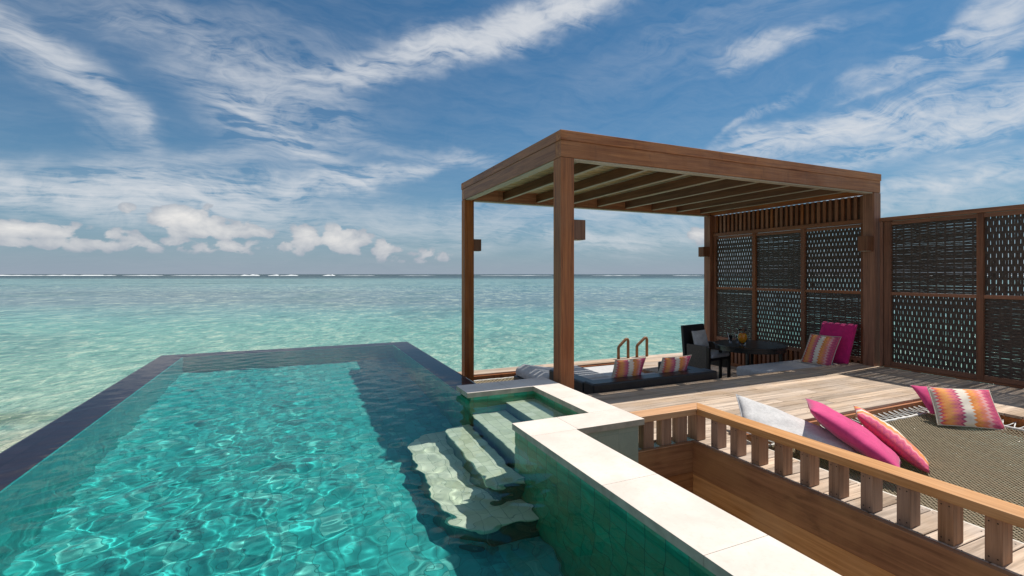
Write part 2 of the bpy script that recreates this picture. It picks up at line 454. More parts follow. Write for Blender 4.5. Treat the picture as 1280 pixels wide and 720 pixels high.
def pool_height(x, y):
    rs = np.random.RandomState(5)
    z = np.zeros_like(x)
    N = 46
    for i in range(N):
        lam = 0.062 * (0.36 / 0.062) ** ((i + rs.uniform(0, 1)) / N)
        th = rs.uniform(0, 2 * math.pi) if i % 2 else math.pi / 2 + rs.uniform(-0.9, 0.9)
        k = 2 * math.pi / lam
        amp = 0.0125 * lam ** 1.65 / math.sqrt(N) * 2.25
        ph = rs.uniform(0, 6.28)
        warp = 0.05 * np.sin(x * 4.1 + 2 * ph) + 0.06 * np.sin(y * 3.3 + ph * 1.7) + 0.03 * np.sin(x * 6.3 + y * 5.1 + ph)
        gate = 1 + 0.45 * np.sin(x * rs.uniform(1, 3) + y * rs.uniform(-2, 2) + ph * 3)
        z += amp * gate * np.sin(k * (x * math.cos(th) + y * math.sin(th) + warp) + ph)
    calm = 1.0 - 0.62 * np.clip((y - 3.2) / 4.0, 0, 1) ** 0.8
    calm *= 1.0 - 0.62 * np.clip((x - 0.6) / 0.5, 0, 1) * np.clip((y - 2.6) / 0.8, 0, 1)
    calm *= 1.0 - 0.6 * np.clip((np.abs(x) - 1.5) / 0.25, 0, 1) * (np.abs(x) > 1.5)
    return z * calm
def build_pool_water():
    st = 0.0125
    xs = np.arange(-1.955, 2.36, st); ys = np.arange(0.602, 9.26, st)
    nx, ny = len(xs), len(ys)
    X, Y = np.meshgrid(xs, ys, indexing='ij')
    Z = ZW + pool_height(X, Y)
    # over the weir the sheet thins out and dips over the outer lip
    edge = np.maximum.reduce([np.clip((-1.93 - X) / 0.03, 0, 1), np.clip((X - 1.93) / 0.03, 0, 1) * (Y > 5.0), np.clip((Y - 9.22) / 0.03, 0, 1)])
    Z = Z - edge * 0.018
    inside = ((X < 1.63) | ((X < 2.345) & (Y > 3.53) & (Y < 4.64)) | ((X < 1.962) & (Y > 4.97))) 
    cell = inside[:-1, :-1] & inside[1:, :-1] & inside[:-1, 1:] & inside[1:, 1:]
    I, J = np.nonzero(cell)
    a = I * ny + J
    faces = np.stack([a, a + ny, a + ny + 1, a + 1], 1)
    co = np.stack([X.ravel(), Y.ravel(), Z.ravel()], 1)
    used = np.unique(faces)
    remap = -np.ones(len(co), dtype=int); remap[used] = np.arange(len(used))
    co = co[used]; faces = remap[faces]
    me = bpy.data.meshes.new('pool_water')
    me.vertices.add(len(co)); me.vertices.foreach_set('co', co.ravel())
    me.loops.add(faces.size); me.loops.foreach_set('vertex_index', faces.ravel())
    me.polygons.add(len(faces))
    me.polygons.foreach_set('loop_start', np.arange(len(faces)) * 4)
    me.polygons.foreach_set('loop_total', np.full(len(faces), 4))
    me.polygons.foreach_set('use_smooth', np.ones(len(faces), dtype=bool))
    me.update(); me.validate()
    me.materials.append(WATER)
    o = bpy.data.objects.new('pool_water', me); SC.collection.objects.link(o)
    o['kind'] = 'structure'
    o.cycles.is_caustics_caster = True
    return o
build_pool_water()
# ------------------------------------------------------------------ pool shell
PF = -1.09
def build_pool():
    root = thing('swimming_pool', (0, 5, PF), 'infinity edge pool with turquoise tiled floor and pale stone coping', 'pool')
    def rc(o):
        o.cycles.is_caustics_receiver = True
        return o
    rc(MB().box(-1.6, 1.62, .6, 8.9, PF - .2, PF).build('pool_floor', FLOOR, root))
    rc(MB().box(-1.95, -1.6, .2, 9.25, -1.30, ZW - .022).build('infinity_edge', WEIR, root))
    # inner faces of the walls as thin tile linings
    rc(MB().box(-1.6, -1.585, .6, 8.885, PF, ZW - .024).build('wall_lining', LWALL, root))
    rc(MB().box(-1.585, 1.605, 8.885, 8.9, PF, ZW - .024).build('wall_lining', WALLY, root))
    rc(MB().box(-1.6, 1.95, 8.9, 9.25, -1.30, ZW - .022).build('infinity_edge', WEIR, root))
    rc(MB().box(1.62, 1.95, 5.02, 8.9, -1.30, ZW - .022).build('infinity_edge', WEIR, root))
    rc(MB().box(1.605, 1.62, 4.64, 8.885, PF, ZW - .024).build('wall_lining', WALLX, root))
    rc(MB().box(1.62, 1.93, -1.5, 3.53, -1.9, .2498).build('side_wall', WALLX, root))
    MB().box(1.931, 1.95, -1.5, 3.239, -1.9, .2495).build('outer_facing', OUTF, root)
    rc(MB().box(1.605, 1.62, .6, 3.53, PF, .249).build('wall_lining', WALLX, root))
    # alcove walls
    rc(MB().box(1.95, 2.60, 3.24, 3.53, -1.9, .2498).build('return_wall', GSTONE, root))
    rc(MB().box(1.62, 2.60, 4.64, 4.97, -1.9, .2498).build('alcove_end_wall', WALLY, root))
    rc(MB().box(2.34, 2.60, 3.53, 4.64, -1.9, .2498).build('alcove_side_wall', WALLX, root))
    # steps
    def step(x0, z, name, y0=3.53, y1=4.64, x1=2.34):
        rc(MB().box(x0 + .012, x1, y0, y1, PF, z - .02).build('step_riser', STEPR, root))
        rc(MB().box(x0, x1, y0, y1, z - .02, z).build(name, STEPT, root, bevel=.006))
    step(2.0, .02, 'step')
    step(1.625, -.26, 'step', x1=1.999)
    def rstep(x0, z, y0, y1, rad, x1=1.604):
        def poly(g):
            P = [(x1, y0 + g)]
            for i in range(9):
                a = R(270 - 90 * i / 8)
                P.append((x0 + g + rad + rad * math.cos(a), y0 + g + rad + rad * math.sin(a)))
            for i in range(9):
                a = R(180 - 90 * i / 8)
                P.append((x0 + g + rad + rad * math.cos(a), y1 - g - rad + rad * math.sin(a)))
            P.append((x1, y1 - g))
            return P
        rc(MB().prism(poly(.012)[::-1], PF, z - .03).build('step_riser', STEPR, root))
        rc(MB().prism(poly(0)[::-1], z - .03, z).build('step', STEPT, root, bevel=.006))
    rstep(1.33, -.54, 3.36, 4.66, .10)
    rstep(.97, -.81, 3.12, 4.86, .36)
    # coping slabs, butted with hairline joints
    z0, z1 = .25, .30
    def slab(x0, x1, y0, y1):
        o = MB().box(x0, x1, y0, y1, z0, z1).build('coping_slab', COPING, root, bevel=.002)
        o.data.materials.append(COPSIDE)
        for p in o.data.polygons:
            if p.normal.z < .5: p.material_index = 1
    g = .0007
    yy = [-1.5, -.75, 0.02, .78, 1.55, 2.30, 3.215]
    for a, b in zip(yy[:-1], yy[1:]): slab(1.59, 1.985, a + g, b - g)
    slab(1.59, 2.0, 3.215 + g, 3.555); slab(2.0 + 2 * g, 2.645, 3.215 + g, 3.555)
    slab(2.32, 2.645, 3.555 + 2 * g, 4.10 - g); slab(2.32, 2.645, 4.10 + g, 4.635 - g)
    slab(1.58, 2.05, 4.635 + g, 5.0); slab(2.05 + 2 * g, 2.645, 4.635 + g, 5.0)
    # villa side edge of the pool, behind the photographer
    MB().box(-2.6, 1.589, -4, .6, -1.9, .2498).build('terrace_base', GSTONE, root)
    k = 0
    for i in range(6):
        for j in range(5):
            slab(-2.6 + i * .698 + g, -2.6 + (i + 1) * .698 - g, .62 - (j + 1) * .8 + g, .62 - j * .8 - g)
    # outer catch basin below the infinity edge
    MB().box(-2.5, 2.3, .2, 9.8, -1.9, -1.31).build('catch_basin', WEIR, root)
build_pool()
# ------------------------------------------------------------------ sea
ZS = -2.0
def sea_mat():
    m, t, b = mat('lagoon_water')
    p0 = geo(t)
    x, y, z = t.sep(p0)
    cs, sn = math.cos(YAW), math.sin(YAW)
    # axes along and across the reef
    q = t.comb(t.m('SUBTRACT', t.m('MULTIPLY', x, cs), t.m('MULTIPLY', y, sn)), t.m('ADD', t.m('MULTIPLY', x, sn), t.m('MULTIPLY', y, cs)), 0.0)
    qx, qy, _ = t.sep(q)
    dist = t.m('SQRT', t.m('ADD', t.m('MULTIPLY', x, x), t.m('MULTIPLY', y, y)))
    ld = t.m('LOGARITHM', t.m('MAXIMUM', qy, 4.0), 10.0)     # 1 = 10 m, 2 = 100 m
    def nz(sx, sy, det=6, ro=0.62, di=0.4):
        return t.noise(t.mapping(q, (sx, sy, 1)), 1.0, det, ro, di)
    nbig = nz(0.012, 0.012, 5)
    nmid = nz(0.055, 0.045, 7, 0.62, 0.8)
    nfar = nz(0.006, 0.022, 6, 0.65, 0.5)
    ldn = t.m('ADD', ld, t.m('MULTIPLY', t.m('SUBTRACT', nbig, 0.5), 0.30))
    c = t.ramp(t.m('MULTIPLY', ldn, 0.25), [
        (0.25, (0.291, 0.414, 0.320)), (0.30, (0.224, 0.414, 0.320)), (0.375, (0.146, 0.387, 0.320)), (0.405, (0.134, 0.324, 0.300)),
        (0.44, (0.146, 0.225, 0.240)), (0.49, (0.157, 0.234, 0.250)), (0.54, (0.168, 0.288, 0.290)), (0.635, (0.146, 0.252, 0.270)), (0.655, (0.034, 0.077, 0.110)), (0.74, (0.013, 0.036, 0.070)), (1.0, (0.011, 0.032, 0.060))])
    # weed and coral beds, in bands parallel to the reef
    near = t.rng(ld, 1.15, 1.75, 0.0, 1.0)
    bed = t.m('MULTIPLY', t.rng(nmid, 0.50, 0.62, 0.0, 0.62, True), t.rng(ld, 2.6, 2.3, 0.0, 1.0))
    c = t.mix(t.m('MULTIPLY', bed, t.m('ADD', t.m('MULTIPLY', near, 0.75), 0.25)), c, (0.055, 0.15, 0.15, 1))
    bed2 = t.rng(nfar, 0.50, 0.62, 0.0, 0.55, True)
    c = t.mix(t.m('MULTIPLY', bed2, t.rng(ld, 1.5, 1.9, 0.0, 1.0)), c, (0.045, 0.11, 0.13, 1))
    # pale sand close in on the left, a weedy rock beyond it
    nsh = nz(0.35, 0.35, 6)
    sand = t.m('MULTIPLY', t.rng(t.m('ADD', dist, t.m('MULTIPLY', nsh, 4.0)), 16.6, 18.2, 1.0, 0.0, True), t.rng(x, -1.0, 0.5, 1.0, 0.0))
    c = t.mix(t.m('MULTIPLY', sand, 0.85), c, (0.42, 0.43, 0.31, 1))
    rx = t.m('MULTIPLY', t.m('ADD', x, 7.0), 0.33); ry = t.m('MULTIPLY', t.m('SUBTRACT', y, 15.6), 0.75)
    rr = t.m('SQRT', t.m('ADD', t.m('MULTIPLY', rx, rx), t.m('MULTIPLY', ry, ry)))
    rock = t.rng(t.m('ADD', rr, t.m('MULTIPLY', nsh, 1.6)), 1.0, 1.7, 0.6, 0.0, True)
    c = t.mix(rock, c, (0.10, 0.13, 0.05, 1))
    # flecks: wave light and shade, with glimpses of the bottom, painted into the colour
    f1 = nz(3.6, 2.2, 5, 0.70, 0.9)
    f2 = nz(1.4, 0.85, 5, 0.68, 0.9)
    f3 = nz(0.45, 0.30, 5, 0.66, 0.7)
    wn = t.rng(ld, 1.1, 1.6, 0.55, 0.12); wf = t.rng(ld, 1.4, 2.1, 0.1, 0.6)
    ff = t.m('DIVIDE', t.m('ADD', t.m('ADD', t.m('MULTIPLY', f1, wn), t.m('MULTIPLY', f2, 0.4)), t.m('MULTIPLY', f3, wf)), t.m('ADD', t.m('ADD', wn, 0.4), wf))
    lo = t.rng(ff, 0.40, 0.50, 0.85, 0.0); hi = t.rng(ff, 0.51, 0.61, 0.0, 1.0)
    c = t.mix(lo, c, t.mix(1.0, c, (0.25, 0.52, 0.52, 1), 'MULTIPLY'))
    c = t.mix(hi, c, t.mix(0.55, c, (0.70, 0.78, 0.56, 1)))
    t.lk(c, b.inputs['Base Color'])
    t.lk(t.rng(ld, 1.5, 3.0, 0.12, 0.45), b.inputs['Roughness'])
    b.inputs['IOR'].default_value = 1.333
    t.lk(t.rng(ld, 1.8, 2.8, 0.34, 0.10), b.inputs['Specular IOR Level'])
    # waves
    far = t.rng(ld, 1.2, 2.8, 1.0, 0.4)
    hgt = t.m('ADD', t.m('ADD', t.m('MULTIPLY', f1, 0.10), t.m('MULTIPLY', f2, 0.20)), t.m('MULTIPLY', f3, 0.40))
    bn = t.n('ShaderNodeBump'); bn.inputs['Distance'].default_value = 1.0
    t.lk(hgt, bn.inputs['Height']); t.lk(t.m('MULTIPLY', far, 0.8), bn.inputs['Strength'])
    t.lk(bn.outputs[0], b.inputs['Normal'])
    return m
def build_sea():
    rs = [0, 3, 8, 15, 30, 60, 120, 250, 500, 1000, 2500, 6000, 15000, 45000]
    n = 64; vs = [(0, 0, ZS)]; fs = []
    for r_ in rs[1:]:
        vs += [(r_ * math.cos(2 * math.pi * j / n), r_ * math.sin(2 * math.pi * j / n), ZS) for j in range(n)]
    for j in range(n): fs.append((0, 1 + j, 1 + (j + 1) % n))
    for i in range(len(rs) - 2):
        for j in range(n):
            a = 1 + i * n + j; b = 1 + i * n + (j + 1) % n
            fs.append((a, a + n, b + n, b))
    o = MB().add(vs, fs).build('sea', sea_mat())
    o['kind'] = 'structure'
build_sea()
def build_surf():
    # breakers along the outer reef, far out
    m = MB(); rnd = random.Random(3)
    foam = plain('sea_foam', (0.80, 0.82, 0.82), 0.8, 0.2, 0.06)
    dirx = Vector((math.cos(YAW), -math.sin(YAW), 0)); fw = Vector((math.sin(YAW), math.cos(YAW), 0))
    def seg(p0, p1, d, h):
        u0 = (p0 - 640) / F_PX * d; u1 = (p1 - 640) / F_PX * d
        n = max(6, int((u1 - u0) / 12)); vs = []; fs = []
        for i in range(n + 1):
            s = i / n
            hh = h * (0.25 + 0.75 * math.sin(math.pi * s) ** 0.6) * rnd.uniform(0.35, 1.0)
            c = fw * (d + 6 * math.sin(i * .7) + rnd.uniform(-4, 4)) + dirx * (u0 + (u1 - u0) * s)
            for q, z in ((-7, -.1), (-2.5, hh * .8), (0, hh), (4, -.1)):
                p = c + fw * q; vs.append((p.x, p.y, ZS + z))
        for i in range(n):
            for k in range(3):
                a = i * 4 + k; fs.append((a, a + 4, a + 5, a + 1))
        m.add(vs, fs)
    for a, b, h in ((-260, -60, 1.8), (-40, 60, 2.2), (50, 150, 2.5), (155, 208, 1.8), (215, 300, 1.3), (301, 326, 3.4), (336, 350, 3.2), (351, 374, 3.0), (404, 420, 3.4), (424, 470, .8), (500, 545, .7),
                    (600, 690, .7), (740, 800, .9), (840, 876, .7), (960, 1080, 1.5), (1150, 1350, 1.5)):
        seg(a, b, 1180, h)
    o = m.build('surf', foam, smooth=True)
    tag(o, 'thin white line of surf breaking along the reef near the horizon', 'surf', kind='stuff')
build_surf()
# ------------------------------------------------------------------ decks
ZL = -0.5
def boards(m, rows, openings, z1, th, x0, x1, rnd, seam=True):
    """rows: list of (y0,y1); openings: (ox0,ox1,oy0,oy1) cut out of the rows"""
    for (a, b) in rows:
        spans = [(x0, x1)]
        for (ox0, ox1, oy0, oy1) in openings:
            if b > oy0 + 1e-4 and a < oy1 - 1e-4:
                ns = []
                for (s, e) in spans:
                    if ox1 <= s or ox0 >= e: ns.append((s, e)); continue
                    if s < ox0: ns.append((s, ox0))
                    if e > ox1: ns.append((ox1, e))
                spans = ns
        for (s, e) in spans:
            x = s
            while x < e - 1e-3:
                L = rnd.uniform(1.9, 3.4)
                e2 = min(e, x + L)
                if e - e2 < .5: e2 = e
                dz = rnd.uniform(-.0012, .0012)
                m.box(x + .0015, e2 - .0015, a, b, z1 - th, z1 + dz, rnd.random())
                x = e2
def rows_between(y0, y1, w=.138, gap=.007):
    n = round((y1 - y0) / (w + gap))
    p = (y1 - y0) / n
    return [(y0 + i * p + gap / 2, y0 + (i + 1) * p - gap / 2) for i in range(n)]
NX0, NX1, NY0, NY1 = 3.70, 6.98, -0.4, 3.33
def build_decks():
    rnd = random.Random(11)
    m = MB()
    boards(m, rows_between(NY1 + .14, 5.14), [(0, 2.65, -9, 5.03)], 0, .03, 2.655, 8.68, rnd)
    boards(m, [(NY1 + .004, NY1 + .136)], [], .0, .03, 3.44, 8.68, rnd)
    boards(m, rows_between(-1.5, NY1), [(NX0, NX1, NY0, NY1)], 0, .03, 3.262, 8.68, rnd)
    sc = MB()
    for (a, b) in rows_between(NY1 + .14, 5.14) + rows_between(-1.5, NY1):
        for x in (3.30, 3.65, 4.4, 5.1, 5.8, 6.5, 7.04, 7.8, 8.5):
            if b <= NY1 + .01 and NX0 - .02 < x < NX1: continue
            for yy in (a + .025, b - .025):
                sc.add([(x + .0045 * math.cos(q), yy + .0045 * math.sin(q), .0022) for q in (0, 1.05, 2.09, 3.14, 4.19, 5.24)], [(0, 1, 2, 3, 4, 5)])
    o = sc.build('deck_screws', plain('deck_screw', (.10, .085, .07), .45, metal=.5)); o['kind'] = 'stuff'; o['label'] = 'small screw heads along the upper deck boards'
    o = m.build('upper_deck', DECK, bevel=.003, segs=1)
    o['kind'] = 'structure'
    m = MB()
    m.box(2.66, 8.68, 3.30, 3.36, -.30, -.033); m.box(2.66, 8.68, 5.06, 5.12, -.49, -.033)
    m.box(NX0 - .05, NX0 - .002, NY0, NY1, -.22, -.033); m.box(NX1 + .002, NX1 + .05, NY0, NY1, -.22, -.033)
    m.box(NX0 - .05, NX1 + .05, NY1 + .004, NY1 + .05, -.22, -.033)
    m.box(NX0 - .05, NX1 + .05, NY0 - .06, NY0 - .004, -.22, -.033)
    o = m.build('deck_frame', WX); o['kind'] = 'structure'
    m = MB()
    boards(m, rows_between(5.13, 9.10), [(2.98, 6.72, 7.7, 9.10)], ZL, .03, 1.96, 10.4, rnd)
    boards(m, rows_between(9.12, 9.52), [], ZL, .03, 1.96, 10.4, rnd)
    # outside walkway past the screen
    o = m.build('lower_deck', DECK, bevel=.003, segs=1); o['kind'] = 'structure'
    m = MB()
    m.box(2.9, 6.72, 9.06, 9.118, ZL - .25, ZL - .032); m.box(6.70, 6.76, 7.6, 9.06, ZL - .25, ZL - .032); m.box(2.98, 6.7, 7.62, 7.69, ZL - .25, ZL - .032)
    m.box(1.98, 10.4, 9.50, 9.56, ZL - .28, ZL - .032)
    # piles down to the sea bed
    for (x, y) in ((2.84, 9.3), (5.8, 9.3), (8.7, 9.3), (3.5, 3.3), (7.1, 3.3), (8.5, 5.1), (5.6, 5.2), (3.45, -.6), (7.1, -.6), (10.2, 9.3), (10.2, 5.2), (1.0, 9.0), (-1.2, 9.0), (-1.2, 5.0), (1.0, 5.0), (-1.2, 1.0)):
        zt = -.034 if y < 5.1 else ZL - .034
        if x < 1.95: zt = -1.9
        if zt > -1.8: m.tube([(x, y, -3.5), (x, y, zt)], .12, 14)
    o = m.build('deck_substructure', WZ); o['kind'] = 'structure'
build_decks()
# ------------------------------------------------------------------ pergola
PX0, PX1, PY0, PY1, PT = 2.74, 8.76, 4.77, 8.36, 3.14
PW = 0.175
def build_pergola():
    root = thing('pergola', (5.75, 6.55, ZL), 'brown timber pergola with flat slatted roof standing over the sunken deck', 'pergola')
    for (x, y, zb) in ((PX0, PY0, -.9), (PX0, PY1 - PW, -.9), (PX1 - PW, PY1 - PW, ZL), (PX1 - PW, PY0, ZL)):
        MB().box(x, x + PW, y, y + PW, zb, PT - .31).build('post', WZ, root, bevel=.004)
    zb, zm, zt = PT - .31, PT - .115, PT
    g = .003
    # lower ring of beams
    MB().box(PX0 + g, PX1 - g, PY0 + g, PY0 + .13, zb + .006, zm).build('roof_beam', WX, root, bevel=.003)
    MB().box(PX0 + g, PX1 - g, PY1 - .13, PY1 - g, zb + .006, zm).build('roof_beam', WX, root, bevel=.003)
    MB().box(PX0 + g, PX0 + .13, PY0 + .132, PY1 - .132, zb + .006, zm).build('roof_beam', WY, root, bevel=.003)
    MB().box(PX1 - .13, PX1 - g, PY0 + .132, PY1 - .132, zb + .006, zm).build('roof_beam', WY, root, bevel=.003)
    # upper fascia, slightly proud
    q = .006
    MB().box(PX0 - q, PX1 + q, PY0 - q, PY0 + .10, zm + .003, zt).build('fascia', WX, root, bevel=.003)
    MB().box(PX0 - q, PX1 + q, PY1 - .10, PY1 + q, zm + .003, zt).build('fascia', WX, root, bevel=.003)
    MB().box(PX0 - q, PX0 + .10, PY0 + .102, PY1 - .102, zm + .003, zt).build('fascia', WY, root, bevel=.003)
    MB().box(PX1 - .10, PX1 + q, PY0 + .102, PY1 - .102, zm + .003, zt).build('fascia', WY, root, bevel=.003)
    # strips added under the beams, paler to paint in light off the water
    e = .012
    MB().box(PX0 + PW + e, PX1 - PW - e, PY0 + .02, PY0 + .125, zb - .012, zb + .003).build('soffit_bounce_strip', BOUNCE_LIT, root)
    MB().box(PX0 + PW + e, PX1 - PW - e, PY1 - .125, PY1 - .02, zb - .012, zb + .003).build('soffit_bounce_strip', BOUNCE_LIT, root)
    MB().box(PX0 + .02, PX0 + .125, PY0 + PW + e, PY1 - PW - e, zb - .012, zb + .003).build('soffit_bounce_strip', BOUNCE_LIT, root)
    # rafters
    rx = 3.50
    while rx < 8.5:
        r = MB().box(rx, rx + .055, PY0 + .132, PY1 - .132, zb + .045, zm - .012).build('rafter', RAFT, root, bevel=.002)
        MB().box(rx + .004, rx + .051, PY0 + .14, PY1 - .14, zb + .036, zb + .0445).build('bounce_lit_edge', BOUNCE_LIT, r)  # paler underside, bounced light put into the rafter's colour
        rx += .69
    # woven bamboo ceiling: thin poles, some light leaking through
    rnd = random.Random(21)
    m = MB(); y = PY0 + .112
    while y < PY1 - .13:
        w = rnd.uniform(.026, .036)
        x = PX0 + .104
        while x < PX1 - .12:
            L = rnd.uniform(.8, 2.0); x2 = min(PX1 - .104, x + L)
            if x2 > PX1 - .4: x2 = PX1 - .104
            dz = rnd.uniform(-.003, .003)
            m.box(x, x2 - .004, y, y + w, zm + .002 + dz + .004, zm + .026 + dz, rnd.random())
            x = x2
        y += w + (rnd.uniform(.010, .022) if rnd.random() < .16 else rnd.uniform(-.002, .0015))
    m.build('bamboo_ceiling', wood('bamboo', 'X', (0.34, 0.22, 0.09), (0.68, 0.50, 0.26), var=.5, stain=.5, stainc=(.09, .05, .02, 1)), root)
    return root
build_pergola()
def wall_lamp(x0, x1, y0, y1, z0, z1, label):
    root = thing('wall_lamp', ((x0 + x1) / 2, (y0 + y1) / 2, z0), label, 'wall lamp', 'cube lamps on the pergola posts')
    MB().box(x0, x1, y0, y1, z0, z1).build('housing', LAMPW, root, bevel=.004)
    MB().box(x0 + .02, x1 - .02, y0 + .02, y1 - .02, z0 - .004, z0 - .001).build('diffuser', plain('frosted_glass', (.6, .58, .5), .4), root)
LAMPW = wood('lamp_timber', 'Z', (0.12, 0.045, 0.02), (0.24, 0.10, 0.05), var=.1)
wall_lamp(2.918, 3.075, PY0 + .01, PY0 + .165, 1.90, 2.13, 'wooden cube lamp on the nearest tall post beside the pool coping')
wall_lamp(2.918, 3.06, PY1 - .165, PY1 - .01, 1.92, 2.13, 'wooden cube lamp on the far left pergola post above the sea')
wall_lamp(8.40, 8.583, PY1 - .165, PY1 - .01, 1.90, 2.12, 'wooden cube lamp on the rear right post beside the woven screen')
wall_lamp(8.43, 8.583, PY0 + .01, PY0 + .165, 1.88, 2.12, 'wooden cube lamp on the right front post where the two screens meet')
# ------------------------------------------------------------------ woven screens
RAT = plain('dark_rattan', (0.060, 0.038, 0.027), 0.55, 30, .45, spec=.5)
def next_w(rnd):
    return .0266 + rnd.uniform(-.0018, .0018)
def woven(name, root, y0, y1, z0, z1, x, vertical, rnd):
    """interlaced flat rattan strips in the plane X = x"""
    m = MB(); T = .0025
    def strip(fixed, a, b, w, along_z, ph, pitch, amp, n):
        vs = []; fs = []
        wob = rnd.uniform(-.002, .002)
        for i in range(n + 1):
            s = a + (b - a) * i / n
            dx = amp * math.cos(math.pi * s / pitch + ph)
            c = fixed + wob * math.sin(3 * s + ph) + rnd.uniform(-.0009, .0009)
            for (q, d) in ((-w / 2, -T), (w / 2, -T), (w / 2, T), (-w / 2, T)):
                if along_z: vs.append((x + dx + d, c + q, s))
                else: vs.append((x + dx + d, s, c + q))
        for i in range(n):
            for k in range(4):
                fs.append((i * 4 + k, i * 4 + (k + 1) % 4, i * 4 + 4 + (k + 1) % 4, i * 4 + 4 + k))
        m.add(vs, fs, rnd.random())
    if vertical:
        pv, ph_ = .030, .085
        k = int((y1 - y0) / pv); p = (y1 - y0) / k
        nz = int((z1 - z0) / ph_); pz = (z1 - z0) / nz
        for i in range(k):
            # neighbouring strips pinch together between the stakes
            yc = y0 + (i + .5) * p + rnd.uniform(-.0025, .0025)
            strip(yc, z0, z1, next_w(rnd), True, math.pi * (i % 2) - math.pi * z0 / pz, pz, .006, nz * 4)
        for j in range(nz):
            zc = z0 + (j + .5) * pz
            gone = rnd.random()
            strip(zc, y0, y1, .034 + (.026 if gone < .2 else 0), False, math.pi * (j % 2), p, .0015, 10)
            strip(zc + rnd.uniform(-.004, .004), y0, y1, .012, False, 0, p, .0, 4)
    else:
        pv, ps = .0215, .105
        k = int((z1 - z0) / pv); p = (z1 - z0) / k
        ny = max(3, int((y1 - y0) / ps)); py = (y1 - y0) / ny
        zc = z0 + p * .5
        i = 0
        while zc < z1:
            w = .0222 + rnd.uniform(-.0012, .0006)
            strip(zc, y0, y1, w, False, math.pi * (i % 2) - math.pi * y0 / py + .1, py, .007, ny * 4)
            zc += p * (1.0 if rnd.random() > .04 else rnd.uniform(1.03, 1.2)); i += 1
        for j in range(ny):
            strip(y0 + (j + .5) * py, z0, z1, .020, True, 0, p, .0, 6)
    return m.build(name, RAT, root)
def build_screen(root, y0, y1, cols, zb, z_top, zr, flip, rnd, ztop_rail=2.30, ext=False):
    xa, xb = 8.685, 8.745
    MB().box(xa, xb, y0, y1, 1.165, 1.215).build('rail', FRX, root, bevel=.003)
    MB().box(xa, xb, y0, y1, .035, .10).build('rail', FRX, root, bevel=.003)
    MB().box(xa, xb, y0, y1, 2.29, 2.345).build('rail', FRX, root, bevel=.003)
    for i, (a, b) in enumerate(cols):
        z_lo, z_hi = .10, 2.29
        for k, (u, v) in enumerate(((.10, 1.165), (1.215, 2.29))):
            woven('woven_panel', root, a, b, u + .001, v - .001, 8.716, (i + k + flip) % 2 == 0, rnd)
    ed = [y0] + [v for c in cols for v in c] + [y1]
    ed = sorted(ed)
    for i in range(0, len(ed), 2):
        if ed[i + 1] - ed[i] > .01:
            MB().box(xa - .012, xb + .004, ed[i], ed[i + 1], zb, 2.352).build('upright', FRZ, root, bevel=.003)
def build_screens():
    rnd = random.Random(5)
    r1 = thing('privacy_screen', (8.7, 6.6, ZL), 'woven rattan screen in brown timber frame under the right side of the pergola', 'screen')
    build_screen(r1, 4.95, 8.18, [(5.03, 6.01), (6.09, 7.07), (7.15, 8.10)], ZL, 2.35, 2.35, 1, rnd)
    MB().box(8.66, 8.76, 4.95, 8.18, 2.353, 2.425).build('rail', FRX, r1, bevel=.003)
    MB().box(8.66, 8.76, 4.95, 8.18, ZL + .002, ZL + .07).build('rail', FRX, r1, bevel=.003)
    MB().box(8.70, 8.74, 8.125, 8.20, 2.427, 2.825).build('slat', WZ, r1)
    y = 5.0; k = 0
    while y < 8.12:
        MB().box(8.70, 8.722, y, y + .050, 2.427, 2.825).build('slat', WZ, r1)
        y += .106; k += 1
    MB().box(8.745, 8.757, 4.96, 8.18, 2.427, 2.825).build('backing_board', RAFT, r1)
    y = 5.0
    while y < 8.12:
        MB().box(8.69, 8.735, y, y + .055, ZL + .071, .034).build('slat', WZ, r1)
        y += .098
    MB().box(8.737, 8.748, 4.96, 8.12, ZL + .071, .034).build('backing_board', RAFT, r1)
    r2 = thing('privacy_screen', (8.7, 3.0, 0), 'woven rattan wall in brown timber frame, outside the pergola beside the upper deck', 'screen')
    build_screen(r2, 1.10, 4.68, [(1.27, 2.30), (2.375, 3.44), (3.515, 4.58)], .003, 2.35, 2.35, 0, rnd)
    MB().box(8.655, 8.775, 1.10, 4.74, 2.353, 2.415).build('cap_rail', WY, r2, bevel=.004)
    MB().box(8.66, 8.76, 4.69, 4.735, .003, 2.35).build('upright', FRZ, r2, bevel=.003)
    MB().box(8.66, 8.76, 1.10, 4.68, .003, .034).build('rail', FRX, r2, bevel=.003)
build_screens()
